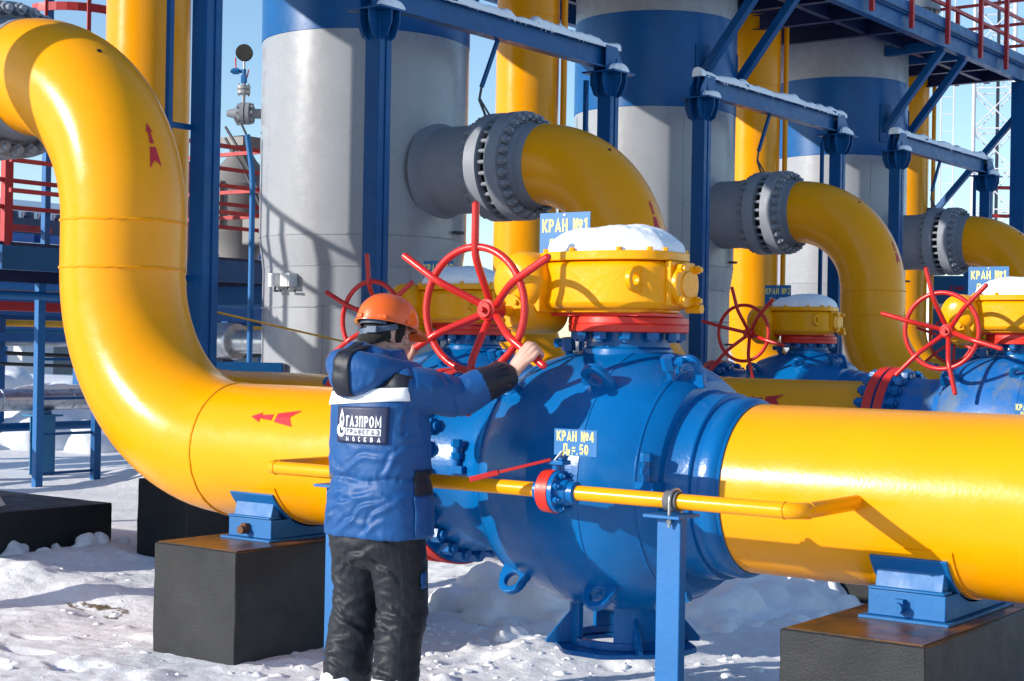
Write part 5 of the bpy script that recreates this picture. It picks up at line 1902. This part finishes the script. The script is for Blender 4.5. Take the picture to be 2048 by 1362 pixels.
patch('side_tab', 'jacket', [(-.21, -1.1, .67), (-.21, -1.06, .67), (-.21, -1.06, .735), (-.21, -1.1, .735)], 3, 4, tt, -X, .006, trousers)

# --- shoes in white overshoes
for x, ox in ((-.575, -.01), (-.30, .012)):
    b = MB()
    limb(b, [(x, -1.135, .25), (x, -1.135, .19), (x, -1.12, .16)], [.106, .102, .085], 18)
    limb(b, [(x, -1.165, .145), (x + ox, -1.06, .14), (x + ox * 2, -.94, .13)], [.05, .052, .042], 18)
    b.box((x - .055, -1.21, .085), (x + .055, -.92, .112))
    me = remesh(b, .008, 'overshoe', 6)
    NN = [v.normal.copy() for v in me.vertices]
    for v, nn_ in zip(me.vertices, NN):
        v.co += nn_ * .004 * noise.noise(v.co * 22)
        v.co.z = max(v.co.z, GZ - .012)
    me.materials.clear()
    me.materials.append(M['shoe'])
    o = bpy.data.objects.new('overshoe', me)
    COL.objects.link(o)
    setparent(o, person)

# --- jacket
b = MB()
loft(b, [(-.42, -1.12, .875, .242, .17), (-.418, -1.12, .98, .24, .17), (-.415, -1.12, 1.06, .226, .162), (-.413, -1.12, 1.10, .218, .156), (-.415, -1.12, 1.16, .226, .16),
         (-.418, -1.12, 1.30, .224, .158), (-.425, -1.12, 1.42, .216, .156), (-.43, -1.115, 1.49, .196, .142), (-.435, -1.10, 1.55, .15, .118), (-.44, -1.085, 1.60, .105, .095), (-.45, -1.07, 1.645, .082, .082)], 48, 2.4)
FR = WR.lerp(ELR, .17)
limb(b, [SHR + Vector((-.03, 0, -.01)), SHR.lerp(ELR, .5) + Z * .004, ELR, ELR.lerp(WR, .45) + Vector((.012, -.008, .006)), FR], [.104, .09, .084, .076, .064], 24)
FL_ = WL.lerp(ELL, .17)
limb(b, [SHL + Vector((.03, 0, -.01)), SHL.lerp(ELL, .5), ELL, ELL.lerp(WL, .5), FL_], [.112, .1, .092, .08, .067], 24)
CUF = .145
def jzone(c):
    c = c
    for W_, E_ in ((WR, ELR), (WL, ELL)):
        ax = (E_ - W_).normalized()
        t = (c - W_).dot(ax)
        dd = (c - W_ - ax * t).length
        if -.03 < t < CUF and dd < .11 and c.y > -1.03:
            return 1
    return 0
def jamp(p):
    k = 1.0
    if p.z > 1.3 and p.y < -1.2 and p.x > -.64 and p.x < -.23:
        k = .25
    k += .55 * math.exp(-((p.z - 1.1) / .035) ** 2) * (p.x < -.16)
    k += .35 * (p.z < 1.05)
    for W_, E_ in ((WR, ELR),):
        if (p - W_).length < .12:
            k += .5
    return k
def cloth_mix(): pass
jacket = cloth(b, .0085, 'jacket', 'jacket', .0055, 4.6, 8, 8.1, zone=jzone, mats=['jacket', 'jacket_black'], amp_at=jamp)
# drawn-in waist cord, armhole and sleeve seams pressed into the cloth
off = person.location
NN = [v.normal.copy() for v in jacket.data.vertices]
for v, vn in zip(jacket.data.vertices, NN):
    p = v.co + off
    if p.x < -.15 or p.z < 1.3:
        dz = (p.z - 1.115 - .006 * sin(p.x * 22)) / .012
        v.co -= vn * (.013 * math.exp(-dz * dz)) * (1 + .6 * noise.noise(Vector((p.x * 60, p.y * 60, 1))))
        dz = (p.z - 1.14) / .012
        v.co += vn * (.005 * math.exp(-dz * dz)) * noise.noise(Vector((p.x * 70, p.y * 70, 4)))
    t = (p - SHR).dot((ELR - SHR).normalized())
    if p.z > 1.3 and p.x > -.3:
        v.co -= vn * .007 * math.exp(-((t + .02) / .008) ** 2)
        w_ = (p - ELR).dot((WR - ELR).normalized())
        v.co -= vn * .007 * math.exp(-((w_ + .03) / .009) ** 2)
        # elastic gathers at the cuff
        q = (p - FR).dot((WR - ELR).normalized())
        v.co += vn * .006 * math.exp(-((q + .0) / .018) ** 2) * sin(math.atan2(p.z - FR.z, p.x - FR.x) * 16)
creases(jacket, NN, ((-.50, 1.0, .5, .16, .009), (-.38, .98, .62, .18, .010), (-.28, .99, .8, .13, .008), (-.44, .93, .35, .14, .008), (-.55, 1.17, -.4, .12, .007), (-.36, 1.2, .25, .16, .008),
                     (-.49, 1.06, .3, .12, .007), (-.32, .92, .55, .1, .007), (-.24, 1.2, .9, .12, .008), (-.27, 1.33, 1.0, .1, .007), (-.42, 1.045, .2, .2, .006), (-.56, .95, .7, .1, .007)),
        lambda p: -.54 < p.x < -.235 and 1.235 < p.z < 1.44)
jt = bvh(jacket)
B3 = -1.3
patch('reflective_band', 'reflect', [(-.66, B3, 1.405), (-.213, B3, 1.437), (-.213, B3, 1.492), (-.66, B3, 1.46)], 36, 4, jt, Y, .006, jacket)
patch('shoulder_yoke', 'jacket_black', [(-.36, B3, 1.475), (-.214, B3, 1.492), (-.216, B3, 1.535), (-.36, B3, 1.57)], 14, 8, jt, Y, .005, jacket)
patch('shoulder_yoke', 'jacket_black', [(-.655, B3, 1.46), (-.52, B3, 1.47), (-.53, B3, 1.55), (-.63, B3, 1.53)], 12, 8, jt, Y, .005, jacket)
patch('side_pocket', 'jacket_black', [(-.21, -1.16, 1.055), (-.21, -1.02, 1.055), (-.21, -1.02, 1.155), (-.21, -1.16, 1.155)], 6, 6, jt, -X, .006, jacket)
patch('hem_flap', 'jacket', [(-.21, -1.17, .885), (-.21, -1.0, .87), (-.21, -1.0, 1.05), (-.21, -1.17, 1.05)], 8, 10, jt, -X, .007, jacket)
PX0, PX1, PZ0, PZ1 = -.508, -.262, 1.262, 1.408
badge = patch('back_badge', 'patch', [(PX0, B3, PZ0), (PX1, B3, PZ0), (PX1, B3, PZ1 + .004), (PX0, B3, PZ1)], 22, 14, jt, Y, .008, jacket)
bt = jt
def badge_mesh(me, name):
    """flat artwork in (x, z) laid on the badge"""
    pts = drape([v.co for v in me.vertices], None, bt, Y, .0118)
    for v, p in zip(me.vertices, pts):
        v.co = p
    me.materials.clear()
    me.materials.append(M['patch_white'])
    o = bpy.data.objects.new(name, me)
    COL.objects.link(o)
    setparent(o, badge)
    return o
def flat_text(body, size, x, z, squeeze, bold, spacing=1., col='patch_white'):
    o = text_mesh(body, size, (x, B3, z), X, Z, col, None, bold=bold, squeeze=squeeze, spacing=spacing, align='LEFT')
    me = o.data
    bpy.data.objects.remove(o)
    w = max(v.co.x for v in me.vertices) - min(v.co.x for v in me.vertices)
    return me, w
def fit_text(body, size, x, z, width, bold, spacing, col):
    me, w = flat_text(body, size, x, z, 1., bold, spacing)
    x0_ = min(v.co.x for v in me.vertices)
    for v in me.vertices:
        v.co.x = x + (v.co.x - x0_) * width / w
    pts = drape([v.co for v in me.vertices], None, bt, Y, .0118 if col == 'patch_white' else .0155)
    for v, p in zip(me.vertices, pts):
        v.co = p
    me.materials.clear()
    me.materials.append(M[col])
    o = bpy.data.objects.new('lettering', me)
    COL.objects.link(o)
    setparent(o, badge)
LX = -.453
fit_text('ГАЗПРОМ', .062, LX, 1.350, .168, .022, 1., 'patch_white')
fit_text('ТРАНСГАЗ', .030, LX + .006, 1.308, .156, .03, 1.25, 'patch')
fit_text('МОСКВА', .027, LX + .002, 1.2785, .166, .02, 1.9, 'patch_white')
def flat_poly(polys):
    me = bpy.data.meshes.new('m')
    vv, ff = [], []
    for pl in polys:
        o0 = len(vv)
        vv += [(x, B3, z) for x, z in pl]
        k = len(pl) // 2
        for i in range(k - 1):      # outline given as left side then right side reversed
            ff.append((o0 + i, o0 + i + 1, o0 + len(pl) - 2 - i, o0 + len(pl) - 1 - i))
    me.from_pydata(vv, [], ff)
    return me
bars = [[(LX + .168 * i / 40, 1.2945 + .009 * j) for i in range(41)] + [(LX + .168 * i / 40, 1.3035 + .009 * j) for i in range(40, -1, -1)] for j in range(3)]
badge_mesh(flat_poly(bars), 'white_bar')
# emblem: a ring-shaped letter with a flame above it
cx, cz = -.4825, 1.312
lg = []
a0, a1, nn = 75, 375, 30
lg.append([(cx + .0255 * cos(R(a0 + (a1 - a0) * i / nn)), cz + .0285 * sin(R(a0 + (a1 - a0) * i / nn))) for i in range(nn + 1)] +
          [(cx + .0125 * cos(R(a0 + (a1 - a0) * i / nn)) + .002, cz + .0145 * sin(R(a0 + (a1 - a0) * i / nn))) for i in range(nn, -1, -1)])
lg.append([(cx + .001 + .0245 * i / 4, cz + .0 ) for i in range(5)] + [(cx + .001 + .0245 * i / 4, cz + .011) for i in range(4, -1, -1)])
def flame(w, z0, z1, dx):
    L, Rr = [], []
    for i in range(15):
        t = i / 14
        ww = w * math.sin(PI * min(1, t * .94 + .06)) ** .8 * (1 - .45 * t)
        L.append((cx + dx - ww, z0 + (z1 - z0) * t))
        Rr.append((cx + dx + ww, z0 + (z1 - z0) * t))
    return L, Rr
L, Rr = flame(.0165, cz + .008, cz + .088, .004)
L2, R2 = flame(.0098, cz + .012, cz + .066, .004)
lg.append(L + [(x, z) for x, z in L2[::-1]])
lg.append(R2 + Rr[::-1])
L3, R3 = flame(.005, cz + .013, cz + .043, .004)
lg.append(L3 + R3[::-1])
badge_mesh(flat_poly(lg), 'emblem')

# --- hood lying on the back
b = MB()
limb(b, [(-.60, -1.10, 1.60), (-.57, -1.20, 1.58), (-.46, -1.265, 1.57), (-.35, -1.225, 1.565), (-.29, -1.10, 1.55)], [.05, .062, .07, .062, .045], 20)
limb(b, [(-.56, -1.205, 1.55), (-.47, -1.27, 1.52), (-.36, -1.235, 1.53)], [.055, .068, .056], 20)
limb(b, [(-.51, -1.255, 1.51), (-.445, -1.285, 1.49), (-.38, -1.26, 1.505)], [.042, .046, .04], 20)
limb(b, [(-.53, -1.16, 1.635), (-.46, -1.195, 1.635), (-.38, -1.165, 1.615)], [.036, .042, .036], 20)
limb(b, [(-.53, -.98, 1.60), (-.585, -1.06, 1.62)], [.03, .042], 14)
limb(b, [(-.33, -.98, 1.55), (-.30, -1.07, 1.555)], [.03, .04], 14)
hood = cloth(b, .0095, 'hood', 'jacket', .010, 5, 6, 1.7)
ht = bvh(hood)
patch('hood_panel', 'jacket_black', [(-.49, -1.4, 1.455), (-.405, -1.4, 1.455), (-.405, -1.4, 1.69), (-.478, -1.4, 1.69)], 10, 22, ht, Y, .006, hood)

# --- knitted cap and scarf, helmet
b = MB()
b.ball(HC + u_ * .035, (.086, .106, .104), 32, 20, TH)
limb(b, [hp(-.073, -.02, -.005), hp(-.055, -.075, -.025), hp(0, -.1, -.035), hp(.055, -.075, -.025), hp(.073, -.02, -.005)], [.02, .026, .028, .026, .02], 16)
vs2, fs2 = b.v, b.f
me = remesh(b, .007, 'knit_cap', 4)
me.materials.clear()
me.materials.append(M['knit'])
bm = bmesh.new()
bm.from_mesh(me)
rm = [v for v in bm.verts if (v.co - HC).dot(f_) > .045 and (v.co - HC).dot(u_) < .045]
bmesh.ops.delete(bm, geom=rm, context='VERTS')
bm.to_mesh(me)
bm.free()
o = bpy.data.objects.new('knit_cap', me)
COL.objects.link(o)
setparent(o, person)
b = MB()
limb(b, [hp(-.05, -.01, -.115), hp(0, -.07, -.12), hp(.055, -.02, -.115), hp(.03, .05, -.125)], [.036, .04, .036, .03], 16)
me = remesh(b, .008, 'neck_warmer', 4)
me.materials.clear()
me.materials.append(M['knit'])
o = bpy.data.objects.new('neck_warmer', me)
COL.objects.link(o)
setparent(o, person)
# helmet shell: dome with ridge, rim, peak
hu = (u_ + f_ * .08 + r_ * -.10).normalized()
hf = (f_ - hu * f_.dot(hu)).normalized()
hr = hf.cross(hu)
HB = HC + u_ * .048
b = MB()
n, k = 72, 16
vs_, fs = [], []
A_, B_, Ht = .113, .138, .122
def dome(t, ph, o):
    c, s = cos(t), sin(t)
    q = sin(ph)
    rg = 1 + .022 * math.exp(-((s * q) / .13) ** 2) * (cos(ph) > .05) * min(1, cos(ph) * 2.4)
    x, y, z = A_ * q * s, B_ * q * c, Ht * cos(ph) ** .88 if cos(ph) > 0 else 0
    rg2 = 1 + .012 * sum(math.exp(-((abs(s * q) - .42) / .05) ** 2) for _ in (0,)) * (cos(ph) > .2)
    return HB + hr * (x * o) + hf * (y * o) + hu * (z * o * rg * rg2)
for i in range(k + 1):
    ph = PI / 2 * i / k
    for j in range(n):
        vs_.append(dome(2 * PI * j / n, ph, 1))
# rim and peak
for dr, dz in ((.001, -.012), (.010, -.016), (.010, -.020), (-.003, -.016)):
    for j in range(n):
        t = 2 * PI * j / n
        c, s = cos(t), sin(t)
        pk = max(0, c) ** 2.2
        rr = dr + (.045 * pk if dr > .004 else .012 * pk if dr > 0 else 0)
        vs_.append(HB + hr * ((A_ + rr) * s) + hf * ((B_ + rr) * c) + hu * (dz - .018 * pk * (dr > .004)))
m_ = k + 5
for i in range(m_ - 1):
    for j in range(n):
        l = (j + 1) % n
        fs.append((i * n + j, i * n + l, (i + 1) * n + l, (i + 1) * n + j))
b.add(vs_, fs)
helmet = b.build('helmet', 'helmet', person, angle=50)
for a in (180, 232, 128, 285, 75):
    t = R(a)
    d = (hr * sin(t) * A_ + hf * cos(t) * B_)
    p = HB + d * 1.015 - hu * .003
    MB().bar(p - d.normalized() * .004, p + d.normalized() * .006, .036, .02, up=hu).build('rim_lug', 'helmet', helmet, bevel=.002)
# cradle strap behind the head, its ratchet box
pts = [HB + hr * (.094 * sin(R(a))) + hf * (.118 * cos(R(a)) + .002) - hu * (.02 + .045 * max(0, -cos(R(a))) ** .8) for a in range(95, 266, 9)]
b = MB()
for i in range(len(pts) - 1):
    b.bar(pts[i], pts[i + 1] + (pts[i + 1] - pts[i]) * .06, .005, .024, up=hu)
strap = b.build('cradle_strap', 'strap', helmet)
pts2 = [HB + hr * (.098 * sin(R(a))) + hf * (.121 * cos(R(a))) - hu * .022 for a in range(120, 246, 9)]
b = MB()
for i in range(len(pts2) - 1):
    b.bar(pts2[i], pts2[i + 1] + (pts2[i + 1] - pts2[i]) * .06, .004, .016, up=hu)
b.build('cradle_band', 'strap', helmet)
p = pts[6]
MB().bar(p - (p - HB).normalized() * .004, p + (p - HB - hu * (p - HB).dot(hu)).normalized() * .012, .05, .03, up=hu).build('ratchet', 'strap', helmet, bevel=.003)
